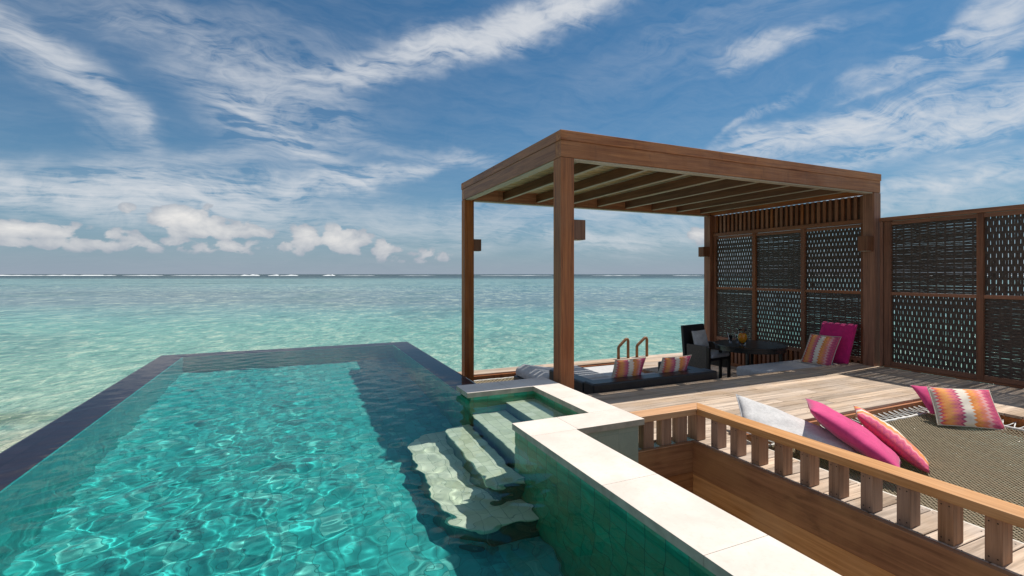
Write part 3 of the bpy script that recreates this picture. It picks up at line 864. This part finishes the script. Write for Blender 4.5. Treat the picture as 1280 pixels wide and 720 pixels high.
# ------------------------------------------------------------------ low railing and timber lining
def build_railing():
    root = thing('low_railing', (3.35, 1.6, 0), 'low timber railing with pale brown handrail, cornering between pool coping and deck', 'railing')
    MB().prism([(3.27, -1.4), (3.43, -1.4), (3.43, 3.43), (3.27, 3.27)], .245, .30).build('handrail', RAIL_Y, root, bevel=.004)
    MB().prism([(2.648, 3.27), (3.268, 3.27), (3.428, 3.43), (2.648, 3.43)], .245, .30).build('handrail', RAIL_X, root, bevel=.004)
    MB().box(3.29, 3.40, 3.29, 3.40, .001, .243).build('corner_post', BAL, root, bevel=.004)
    ys = [3.10 - .2035 * i for i in range(22)]
    for y in ys:
        MB().box(3.30, 3.408, y - .036, y + .036, .001, .244).build('baluster', BAL, root, bevel=.003)
    sc = MB()
    for y in ys:
        for (dx, z) in ((-.0012, .03), (-.0012, .215)):
            for dy in (-.018, .018):
                sc.add([(3.30 + dx, y + dy + .004 * math.cos(a), z + .004 * math.sin(a)) for a in (0, 1.05, 2.09, 3.14, 4.19, 5.24)], [(0, 1, 2, 3, 4, 5)])
    sc.build('screw', plain('dark_screw', (.02, .018, .016), .4, metal=.6), root)
    for x in (2.76, 2.955, 3.135):
        MB().box(x - .055, x + .055, 3.30, 3.372, .001, .244).build('baluster', BAL, root, bevel=.003)
build_railing()
def build_lining():
    root = thing('timber_retaining_wall', (2.9, 1.5, -1.6), 'stained brown plank wall lining the narrow gap between pool coping and low railing', 'wall')
    MB().box(3.215, 3.259, -1.5, 3.30, -.27, .012).build('board', PANY, root, bevel=.003)
    MB().box(3.223, 3.255, -1.5, 3.30, -.80, -.273).build('board', PANY2, root, bevel=.003)
    MB().box(3.223, 3.255, -1.5, 3.30, -1.60, -.803).build('board', PANY2, root, bevel=.003)
    MB().box(2.604, 3.214, 3.258, 3.30, -.25, .012).build('board', PANX, root, bevel=.003)
    MB().box(2.604, 3.2225, 3.263, 3.295, -.80, -.253).build('board', PANX, root, bevel=.003)
    MB().box(2.604, 3.2225, 3.263, 3.295, -1.60, -.803).build('board', PANX, root, bevel=.003)
    m = MB(); rnd = random.Random(4)
    boards(m, rows_between(-1.5, 3.25), [], -1.6, .03, 1.955, 3.21, rnd)
    f = m.build('channel_floor', PANX); f['kind'] = 'structure'
build_lining()
# ------------------------------------------------------------------ fabrics
def fabric(name, col, rough=.85, weave=220, amt=.12, melange=0.0, mcol=(1, 1, 1)):
    m, t, b = mat(name)
    p = geo(t)
    n = t.noise(p, 14, 4, .6)
    n2 = t.noise(p, weave, 3, .7)
    c = t.mix(t.rng(n, .3, .7), tuple(k * (1 - amt) for k in col) + (1,), tuple(min(1, k * (1 + amt)) for k in col) + (1,))
    if melange:
        c = t.mix(t.rng(t.noise(p, 55, 4, .7), .45, .65, 0, melange), c, (*mcol, 1))
    t.lk(c, b.inputs['Base Color'])
    b.inputs['Roughness'].default_value = rough
    b.inputs['Specular IOR Level'].default_value = .2
    b.inputs['Sheen Weight'].default_value = .25
    bump(t, b, t.m('ADD', t.m('MULTIPLY', n2, .5), t.m('MULTIPLY', t.noise(p, 9, 3, .5), 2.0)), .35, .006)
    return m
PINK = fabric('pink_cotton', (0.66, 0.06, 0.21))
PINKD = fabric('magenta_cotton', (0.60, 0.018, 0.16))
GREYL = fabric('light_grey_linen', (0.62, 0.60, 0.585), melange=.5, mcol=(.42, .41, .40))
GREYM = fabric('mid_grey_linen', (0.50, 0.49, 0.50), melange=.4, mcol=(.34, .34, .35))
def flame(name, freq=11.0):
    """zigzag flame-stitch stripes running along UV v"""
    m, t, b = mat(name)
    uv = t.n('ShaderNodeUVMap'); uv.uv_map = 'UVMap'
    u, v, _ = t.sep(uv.outputs[0])
    tri = t.m('PINGPONG', t.m('MULTIPLY', v, freq * 2), 1.0)
    z = t.m('MULTIPLY', t.m('SUBTRACT', tri, .5), .062)
    uz = t.m('ADD', u, z)
    # small step pattern inside each band
    band = t.m('SINE', t.m('MULTIPLY', uz, 95.0))
    c = t.ramp(uz, [(0.0, (.62, .56, .46)), (.055, (.55, .035, .13)), (.09, (.80, .22, .05)), (.16, (.86, .34, .08)), (.23, (.82, .28, .13)), (.30, (.62, .13, .20)), (.36, (.40, .035, .15)),
                    (.405, (.80, .74, .62)), (.56, (.80, .26, .05)), (.62, (.86, .34, .08)), (.69, (.80, .24, .16)), (.75, (.78, .36, .36)), (.82, (.66, .10, .20)), (.89, (.45, .03, .14)), (.95, (.62, .06, .14))], 'CONSTANT')
    c2 = t.ramp(t.m('ADD', uz, .018), [(0.0, (.62, .56, .46)), (.06, (.70, .10, .12)), (.12, (.88, .40, .12)), (.26, (.74, .16, .22)), (.385, (.80, .74, .62)), (.56, (.80, .26, .05)), (.66, (.82, .20, .10)), (.78, (.80, .40, .38)), (.86, (.52, .04, .17))], 'CONSTANT')
    isw = t.m('MULTIPLY', t.m('GREATER_THAN', uz, .405), t.m('LESS_THAN', uz, .56))
    f = t.m('MULTIPLY', t.rng(band, -.2, .2), t.m('SUBTRACT', 1.0, isw))
    c = t.mix(t.m('MULTIPLY', f, .55), c, c2)
    n = t.noise(geo(t), 160, 3, .7)
    c = t.mix(t.rng(n, .35, .65, .0, .25), c, (.75, .45, .35, 1))
    t.lk(c, b.inputs['Base Color'])
    b.inputs['Roughness'].default_value = .9
    b.inputs['Specular IOR Level'].default_value = .15
    bump(t, b, n, .3, .004)
    return m
FLAME = flame('flame_stitch_fabric')
def cushion_mesh(name, corners, thick, material, parent=None, n=22, pinch=.05, uvrot=False, seed=0, boxy=.5, wr=.004):
    """corners a,b,c,d (counter-clockwise seen from the front): a puffed pillow between them"""
    a, b, c, d = [Vector(p) for p in corners]
    nrm = (b - a).cross(d - a).normalized()
    rnd = random.Random(seed)
    ph = [rnd.uniform(0, 6.28) for _ in range(6)]
    vs = []; uvs = []; fs = []; idx = {}
    def pos(i, j, side):
        u = i / n; v = j / n
        U = 2 * u - 1; V = 2 * v - 1
        # edges curve inwards, corners stay out
        uu = .5 + .5 * U * (1 - pinch * (1 - V * V))
        vv = .5 + .5 * V * (1 - pinch * (1 - U * U))
        p = a * (1 - uu) * (1 - vv) + b * uu * (1 - vv) + c * uu * vv + d * (1 - uu) * vv
        h = (max(0, 1 - U * U) * max(0, 1 - V * V)) ** boxy
        h *= 1 - .12 * max(abs(U), abs(V)) ** 2
        wv = wr * (math.sin(7 * U + 3 * V + ph[0]) + math.sin(-5 * U + 8 * V + ph[1]) + .6 * math.sin(13 * U * V + ph[2])) * h
        # gathers radiating from the corners
        rr = min(math.hypot(1 - abs(U), 1 - abs(V)), 1.0)
        an = math.atan2(1 - abs(V), 1 - abs(U) + 1e-6)
        wv += wr * 1.2 * math.sin(an * 14 + ph[3]) * max(0, .6 - rr) * h ** .5 * 2
        return p + nrm * side * (thick * .5 * h + wv)
    for side in (1, -1):
        for i in range(n + 1):
            for j in range(n + 1):
                e = i in (0, n) or j in (0, n)
                if e and side == -1:
                    idx[(side, i, j)] = idx[(1, i, j)]; continue
                idx[(side, i, j)] = len(vs)
                vs.append(pos(i, j, side)); uvs.append((i / n, j / n))
        for i in range(n):
            for j in range(n):
                q = (idx[(side, i, j)], idx[(side, i + 1, j)], idx[(side, i + 1, j + 1)], idx[(side, i, j + 1)])
                fs.append(q if side == 1 else q[::-1])
    m = MB().add(vs, fs)
    o = m.build(name, material, parent, smooth=True)
    ul = o.data.uv_layers.new(name='UVMap')
    for lp in o.data.loops:
        u, v = uvs[lp.vertex_index]
        ul.data[lp.index].uv = (v, u) if uvrot else (u, v)
    return o, m
def piping(corners, thick, material, parent, pinch=.05, rad=.005):
    a, b, c, d = [Vector(p) for p in corners]
    pts = []
    def q(U, V):
        uu = .5 + .5 * U * (1 - pinch * (1 - V * V)); vv = .5 + .5 * V * (1 - pinch * (1 - U * U))
        return a * (1 - uu) * (1 - vv) + b * uu * (1 - vv) + c * uu * vv + d * (1 - uu) * vv
    k = 14
    for i in range(k): pts.append(q(-1 + 2 * i / k, -1))
    for i in range(k): pts.append(q(1, -1 + 2 * i / k))
    for i in range(k): pts.append(q(1 - 2 * i / k, 1))
    for i in range(k): pts.append(q(-1, 1 - 2 * i / k))
    return MB().tube(pts, rad, 6, closed=True).build('piping', material, parent, smooth=True)
CREAM = fabric('cream_cotton', (.62, .56, .47))
def pillow(corners, thick, material, label, cat='pillow', group=None, pipe=None, name='pillow', **kw):
    low = min(corners, key=lambda p: p[2])
    ctr = sum((Vector(p) for p in corners), Vector()) / 4
    root = thing(name, (ctr.x, ctr.y, low[2]), label, cat, group)
    cushion_mesh('cover', corners, thick, material, root, **kw)
    if pipe: piping(corners, thick, pipe, root, kw.get('pinch', .05))
    return root
def PD(px, py, d):
    """a point seen at this pixel at this depth"""
    u = (px - 640) / F_PX * d
    s, c = math.sin(YAW), math.cos(YAW)
    return (d * s + u * c, d * c - u * s, H - (py - CY) / F_PX * d)
# ------------------------------------------------------------------ the net over the water
def build_net():
    rope = plain('net_cord', (0.32, 0.255, 0.165), .85, 30, .2)
    white = plain('white_rope', (0.72, 0.70, 0.66), .8, 30, .1)
    def net(x0, x1, y0, y1, z, sag, cell, label, r):
        root = thing('hammock_net', ((x0 + x1) / 2, (y0 + y1) / 2, z - sag), label, 'net')
        cx, cy = (x0 + x1) / 2, (y0 + y1) / 2
        def zz(x, y):
            a = max(0, 1 - ((x - cx) / (x1 - x0) * 2) ** 2); b = max(0, 1 - ((y - cy) / (y1 - y0) * 2) ** 2)
            return z - sag * (a * b) ** .6
        m = MB()
        ex, ey = x1 - x0, y1 - y0
        step = cell * math.sqrt(2)
        T = ex + ey
        k = int(T / step)
        for fam in (0, 1):
            for i in range(1, k):
                s = i * step
                # x - x0 + (y - y0) = s, or mirrored
                xa = max(0, s - ey); xb = min(ex, s)
                if xb - xa < .02: continue
                ns = max(2, int((xb - xa) / .07))
                pts = []
                for j in range(ns + 1):
                    xx = xa + (xb - xa) * j / ns; yy = s - xx
                    X = x0 + xx if fam == 0 else x1 - xx
                    wob = .003 * math.sin(j * 2.1 + i)
                    pts.append((X + wob, y0 + yy + wob, zz(X, y0 + yy) + (.003 if fam else -.003)))
                m.tube(pts, r, 4, cap=False)
        # rows of thicker cord give the surface its texture
        m.build('netting', rope, root, smooth=True)
        hw = MB()
        for (a, b) in (((x0, y0), (x1, y0)), ((x1, y0), (x1, y1)), ((x1, y1), (x0, y1)), ((x0, y1), (x0, y0))):
            L = math.hypot(b[0] - a[0], b[1] - a[1]); n = int(L / .06)
            for o_ in (0, .022):
                pts = [(a[0] + (b[0] - a[0]) * i / n + rndw(.004), a[1] + (b[1] - a[1]) * i / n + rndw(.004), z + .004 + rndw(.004)) for i in range(n + 1)]
                hw.tube(pts, .012, 6)
                a = (a[0] + (o_ and 0), a[1]); 
        hw.build('edge_rope', white, root, smooth=True)
        return root
    rr = random.Random(8)
    def rndw(a): return rr.uniform(-a, a)
    zn = -.105
    ax0, ax1, ay0, ay1 = NX0 + .06, NX1 - .17, NY0 + .15, NY1 - .19
    root = net(ax0, ax1, ay0, ay1, zn, .15, .028, 'large tan hammock net with white rope edge over the water beside the low railing', .0050)
    # lacing from the net's rope to the deck frame
    lc = MB()
    def lace(p, q):
        mid = ((p[0] + q[0]) / 2 + rndw(.008), (p[1] + q[1]) / 2 + rndw(.008), (p[2] + q[2]) / 2 - .01)
        lc.tube([p, mid, q], .0055, 5)
    x = ax0
    while x < ax1:
        lace((x, ay1, zn), (x + .05, NY1 - .005, -.07)); lace((x + .05, NY1 - .005, -.07), (x + .10, ay1, zn))
        x += .10
    y = ay0
    while y < ay1:
        lace((ax1, y, zn), (NX1 - .005, y + .05, -.07)); lace((NX1 - .005, y + .05, -.07), (ax1, y + .10, zn))
        lace((ax0, y, zn), (NX0 + .004, y + .04, -.06)); lace((NX0 + .004, y + .04, -.06), (ax0, y + .08, zn))
        y += .10
    lc.build('lacing', white, root, smooth=True)
    MB().box(NX0 + .002, NX0 + .045, NY0, NY1 - .01, -.05, -.012).build('edge_batten', plain('white_batten', (.66, .60, .52), .7), root, bevel=.006)
    r2 = net(3.08, 6.62, 7.80, 8.96, ZL - .10, .05, .055, 'small tan hammock net set into the sunken deck beyond the pool coping', .009)
build_net()
# ------------------------------------------------------------------ cushions on the net
pillow([PD(930, 540, 4.30), PD(1092, 588, 3.95), PD(1056, 548, 4.35), PD(920, 493, 4.75)], .13, GREYL,
       'large pale grey linen cushion lying against the low railing, leftmost on the net', 'cushion', pipe=GREYM, name='floor_cushion', pinch=.02, boxy=.28, seed=1)
pillow([PD(1012, 512, 4.25), PD(1128, 592, 3.78), PD(1128, 578, 4.25), PD(1006, 497, 4.80)], .19, PINK,
       'plump plain pink pillow between the pale grey cushion and a zigzag pillow', group=None, pipe=None, pinch=.04, boxy=.42, seed=2)
pillow([PD(1163, 584, 4.42), PD(1066, 506, 4.95), PD(1072, 519, 4.50), PD(1163, 592, 4.02)], .17, FLAME,
       'zigzag striped pillow seen edge on, leaning on the pink pillow on the net', pinch=.04, boxy=.42, uvrot=True, seed=3)
pillow([PD(1163, 517, 5.40), PD(1205, 528, 5.25), PD(1200, 486, 5.55), PD(1137, 481, 5.70)], .16, PINK,
       'plain pink pillow half hidden behind the striped pillow at the net far corner', pinch=.06, seed=4)
pillow([PD(1172, 531, 5.22), PD(1258, 538, 5.05), PD(1236, 487, 5.38), PD(1159, 484, 5.46)], .17, FLAME,
       'orange, pink and white zigzag pillow at the far corner of the net', pipe=CREAM, pinch=.04, seed=5)
# ------------------------------------------------------------------ rattan sofa on the lower deck
BLK = plain('black_rattan', (0.016, 0.016, 0.019), 0.38, 60, .4, bmp=.6, bs=130)
BLKW = plain('black_lacquered_wood', (0.014, 0.013, 0.013), 0.28, 20, .3)
def build_sofa():
    root = thing('daybed', (4.5, 6.0, ZL), 'low black rattan sofa with its back to the upper deck, seen from behind', 'sofa')
    zt = .105
    MB().box(3.44, 5.56, 5.16, 5.40, ZL + .02, zt).build('backrest', BLK, root, bevel=.02)
    MB().box(3.44, 3.64, 5.402, 6.35, ZL + .02, zt - .02).build('armrest', BLK, root, bevel=.02)
    MB().box(5.36, 5.56, 5.402, 6.20, ZL + .02, zt - .02).build('armrest', BLK, root, bevel=.02)
    MB().box(3.642, 5.358, 5.402, 6.25, ZL + .03, -.24).build('seat_base', BLK, root, bevel=.01)
    MB().box(3.66, 5.34, 5.42, 6.25, -.238, -.09).build('seat_cushion', GREYM, root, bevel=.04, segs=4)
build_sofa()
def build_lounger():
    root = thing('sun_lounger', (3.6, 6.9, ZL), 'black rattan lounger with grey mattress seen between the two left posts', 'lounger')
    MB().box(3.38, 4.62, 6.42, 7.50, ZL + .02, -.22).build('base', BLK, root, bevel=.02)
    m = MB(); P = []
    prof = [(3.40, -.10), (3.55, -.03), (3.9, -.10), (4.1, -.13), (4.61, -.13)]
    vs = []; n = len(prof)
    for (y, b_) in ((6.44, 0), (7.48, 0)):
        for (x, z) in prof: vs.append((x, y, z))
        for (x, z) in prof: vs.append((x, y, -.219))
    fs = [tuple(range(n)) + tuple(range(2 * n - 1, n - 1, -1)), (tuple(range(2 * n, 3 * n)) + tuple(range(4 * n - 1, 3 * n - 1, -1)))[::-1]]
    for i in range(n - 1):
        fs.append((i + 1, i, 2 * n + i, 2 * n + i + 1)); fs.append((n + i, n + i + 1, 3 * n + i + 1, 3 * n + i))
    fs.append((0, n, 3 * n, 2 * n)); fs.append((n - 1, 3 * n - 1, 4 * n - 1, 2 * n - 1)[::-1])
    me = m.add(vs, fs).build('mattress', GREYL, root, bevel=.04, segs=4)
    bm = bmesh.new(); bm.from_mesh(me.data); bmesh.ops.recalc_face_normals(bm, faces=bm.faces[:]); bm.to_mesh(me.data); bm.free()
    r2 = thing('sun_pad', (5.4, 8.4, ZL), 'flat light grey sun pad lying on the small net beyond the sofa', 'mattress')
    MB().box(4.45, 6.50, 7.86, 8.90, ZL - .10, ZL - .01).build('cushion', GREYL, r2, bevel=.03, segs=4)
build_lounger()
def up_pillow(x0, x1, y, z0, z1, lean, thick, material, label, dx=0, **kw):
    """upright pillow whose face looks towards -Y; lean shifts its top in Y, dx its top in X"""
    c = [(x0, y, z0), (x1, y, z0), (x1 + dx, y + lean, z1), (x0 + dx, y + lean, z1)]
    return pillow(c, thick, material, label, **kw)
up_pillow(3.90, 4.42, 5.50, -.06, .335, -.08, .15, FLAME, 'zigzag striped pillow on the left of the black sofa, near the tall post', dx=.06, pipe=CREAM, group=None, seed=6)
up_pillow(4.70, 5.24, 5.50, -.06, .31, -.08, .15, FLAME, 'zigzag striped pillow on the right of the black sofa, nearer the chair', dx=.08, pipe=CREAM, group=None, seed=7)
# ------------------------------------------------------------------ chaise by the screen
def build_chaise():
    root = thing('chaise', (7.7, 5.5, ZL), 'grey upholstered chaise against the woven screen, dappled with sun', 'chaise')
    MB().box(6.80, 8.60, 5.20, 5.86, ZL + .12, -.22).build('base', BLK, root, bevel=.01)
    MB().box(6.76, 8.63, 5.17, 5.90, -.218, -.045).build('mattress', GREYM, root, bevel=.045, segs=4)
    for (x, y) in ((6.86, 5.26), (6.86, 5.78), (8.5, 5.26), (8.5, 5.78)):
        MB().box(x, x + .05, y, y + .05, ZL + .001, ZL + .119).build('leg', BLKW, root)
    # back cushion and pillow rest on it
    # facing -X, seen from the front left
    pillow([(8.42, 5.66, -.03), (8.42, 5.08, -.03), (8.58, 5.02, .66), (8.58, 5.62, .66)], .15, PINKD, 'upright square magenta back cushion leaning on the woven screen', 'cushion', name='back_cushion', pinch=.01, boxy=.22, seed=8)
    pillow([(8.06, 5.66, -.035), (8.10, 5.16, -.035), (8.34, 5.14, .45), (8.30, 5.64, .45)], .13, FLAME, 'striped zigzag pillow propped against the magenta back cushion', pipe=CREAM, pinch=.04, seed=9)
build_chaise()
# ------------------------------------------------------------------ dining chair
def xf(m, loc, rz):
    c, s = math.cos(rz), math.sin(rz)
    m.v = [(loc[0] + x * c - y * s, loc[1] + x * s + y * c, loc[2] + z) for (x, y, z) in m.v]
    return m
def build_chair():
    face = Vector((.16, -.987))
    rz = math.atan2(face.y, face.x) + math.pi / 2        # local -Y is the front
    L = (7.26, 7.02, ZL)
    root = thing('dining_chair', L, 'dark woven armchair with a grey pillow, left of the round table', 'chair')
    W, D = .68, .60
    def B(name, mt, *bx, bevel=.006, segs=2):
        m = MB()
        for b_ in bx: m.box(*b_)
        return xf(m, L, rz).build(name, mt, root, bevel=bevel, segs=segs)
    B('seat', BLK, (-W / 2 + .04, W / 2 - .04, -D / 2, D / 2 - .06, .38, .43))
    # reclined back: a skewed slab
    m = MB(); y0, y1 = D / 2 - .10, D / 2 - .03
    vs = [(-W / 2, y0, .30), (W / 2, y0, .30), (W / 2, y1, .30), (-W / 2, y1, .30), (-W / 2, y0 + .08, 1.0), (W / 2, y0 + .08, 1.0), (W / 2, y1 + .06, 1.0), (-W / 2, y1 + .06, 1.0)]
    m.add(vs, [(0, 3, 2, 1), (4, 5, 6, 7), (0, 1, 5, 4), (1, 2, 6, 5), (2, 3, 7, 6), (3, 0, 4, 7)])
    xf(m, L, rz).build('backrest', BLK, root, bevel=.01)
    ARM = plain('brown_black_weave', (0.085, 0.070, 0.058), .45, 60, .4, bmp=.6, bs=140)
    for sx in (-1, 1):
        x0, x1 = sorted((sx * W / 2, sx * (W / 2 - .05)))
        B('arm_panel', ARM, (x0, x1, -D / 2 + .05, D / 2 - .11, .20, .66), bevel=.012)
        B('leg', BLKW, (x0, x1, -D / 2 - .005, -D / 2 + .045, 0.001, .64))
        B('leg', BLKW, (x0, x1, D / 2 - .09, D / 2 - .04, 0.001, .199))
    B('seat_cushion', GREYM, (-W / 2 + .06, W / 2 - .06, -D / 2 - .03, D / 2 - .12, .431, .52), bevel=.035, segs=4)
    c, s = math.cos(rz), math.sin(rz)
    def T(x, y, z): return (L[0] + x * c - y * s, L[1] + x * s + y * c, L[2] + z)
    pillow([T(-.24, .06, .525), T(.20, .06, .525), T(.22, .17, .90), T(-.22, .17, .90)], .13, GREYL, 'small grey pillow standing on the dark woven armchair', pinch=.05, seed=12)
build_chair()
def build_table():
    cx, cy = 7.62, 6.33
    root = thing('round_table', (cx, cy, ZL), 'round black dining table between the armchair and the grey chaise', 'table')
    r = .61; zt = .22
    MB().lathe([(0, zt - .035), (r - .012, zt - .035), (r, zt - .028), (r, zt - .006), (r - .006, zt), (0, zt)], cx, cy, 56).build('tabletop', BLKW, root, smooth=False)
    m = MB().lathe([(r - .07, zt - .10), (r - .02, zt - .10), (r - .02, zt - .036), (r - .07, zt - .036), (r - .07, zt - .10)], cx, cy, 48)
    m.build('apron', BLKW, root)
    for k in range(4):
        a = R(45 + 90 * k) - YAW * .4
        x, y = cx + .5 * math.cos(a), cy + .5 * math.sin(a)
        MB().box(x - .022, x + .022, y - .022, y + .022, ZL + .001, zt - .037).build('leg', BLKW, root, bevel=.004)
    glass = bpy.data.materials.new('clear_glass'); glass.use_nodes = True
    g = glass.node_tree.nodes['Principled BSDF']; g.inputs['Transmission Weight'].default_value = 1; g.inputs['Roughness'].default_value = .01; g.inputs['IOR'].default_value = 1.12; g.inputs['Specular IOR Level'].default_value = 1.0
    juice = bpy.data.materials.new('orange_juice'); juice.use_nodes = True
    g = juice.node_tree.nodes['Principled BSDF']; g.inputs['Base Color'].default_value = (.95, .38, .03, 1); g.inputs['Roughness'].default_value = .15; g.inputs['Subsurface Weight'].default_value = .3
    straw = plain('white_straw', (.8, .8, .8), .5)
    zt += .001
    def tumbler(px, py, label):
        root = thing('glass', (px, py, zt), label, 'glass', None)
        MB().lathe([(0, zt), (.028, zt), (.036, zt + .15), (.033, zt + .15), (.026, zt + .012), (0, zt + .012)], px, py, 20).build('tumbler', glass, root, smooth=True)
        MB().tube([(px - .015, py, zt + .02), (px - .055, py + .015, zt + .21)], .005, 6).build('straw', straw, root)
        MB().lathe([(0, zt + .013), (.024, zt + .013), (.026, zt + .04), (0, zt + .04)], px, py, 16).build('ice', plain('ice', (.6, .68, .78), .2), root, smooth=True)
    P1 = PD(913, 430, 8.93); P2 = PD(922, 430, 8.90); P3 = PD(928, 430, 8.72)
    tumbler(P1[0], P1[1], 'empty glass with a white straw, left of the two on the round table')
    tumbler(P2[0], P2[1], 'empty glass with a white straw, closest to the orange jug')
    x, y = P3[0], P3[1]
    root = thing('jug', (x, y, zt), 'rounded glass jug of orange juice on the black table', 'jug')
    MB().lathe([(0, zt), (.045, zt), (.045, zt + .02), (.085, zt + .11), (.082, zt + .17), (.062, zt + .24), (.072, zt + .29), (.069, zt + .29), (.058, zt + .24), (.078, zt + .17), (.081, zt + .11), (.04, zt + .03), (0, zt + .03)], x, y, 28).build('vessel', glass, root, smooth=True)
    MB().lathe([(0, zt + .032), (.039, zt + .032), (.079, zt + .11), (.076, zt + .17), (.064, zt + .215), (0, zt + .215)], x, y, 28).build('juice', juice, root, smooth=True)
    a = Vector((math.cos(YAW), -math.sin(YAW), 0))
    pts = [Vector((x, y, zt)) + a * dx + Vector((0, 0, dz)) for dx, dz in ((.065, .27), (.12, .27), (.14, .21), (.12, .14), (.08, .11))]
    MB().tube(pts, .007, 8).build('handle', glass, root, smooth=True)
build_table()
# ------------------------------------------------------------------ sea ladder handles
def build_ladder():
    root = thing('pool_ladder', (7.4, 9.45, ZL), 'pair of brown timber grab handles for the sea ladder at the far deck edge', 'ladder')
    lm = wood('handle_timber', 'Z', (0.16, 0.06, 0.018), (0.34, 0.15, 0.05), var=.1)
    for (x0, x1) in ((6.96, 7.24), (7.50, 7.80)):
        y = 9.40
        pts = [(x0, y, ZL + .001), (x0, y, -.24), (x0 + .015, y, -.21), (x1 - .08, y, -.055), (x1 - .05, y, -.04), (x1 - .015, y, -.05), (x1, y, -.09), (x1, y, ZL + .001)]
        MB().tube(pts, .034, 10).build('handle', lm, root, smooth=True)
    for x in (7.12, 7.66):
        MB().box(x - .03, x + .03, 9.575, 9.62, -2.9, ZL).build('stile', lm, root, bevel=.004)
    for k in range(6):
        MB().box(7.151, 7.629, 9.58, 9.615, -.75 - .3 * k, -.71 - .3 * k).build('rung', lm, root, bevel=.004)
build_ladder()
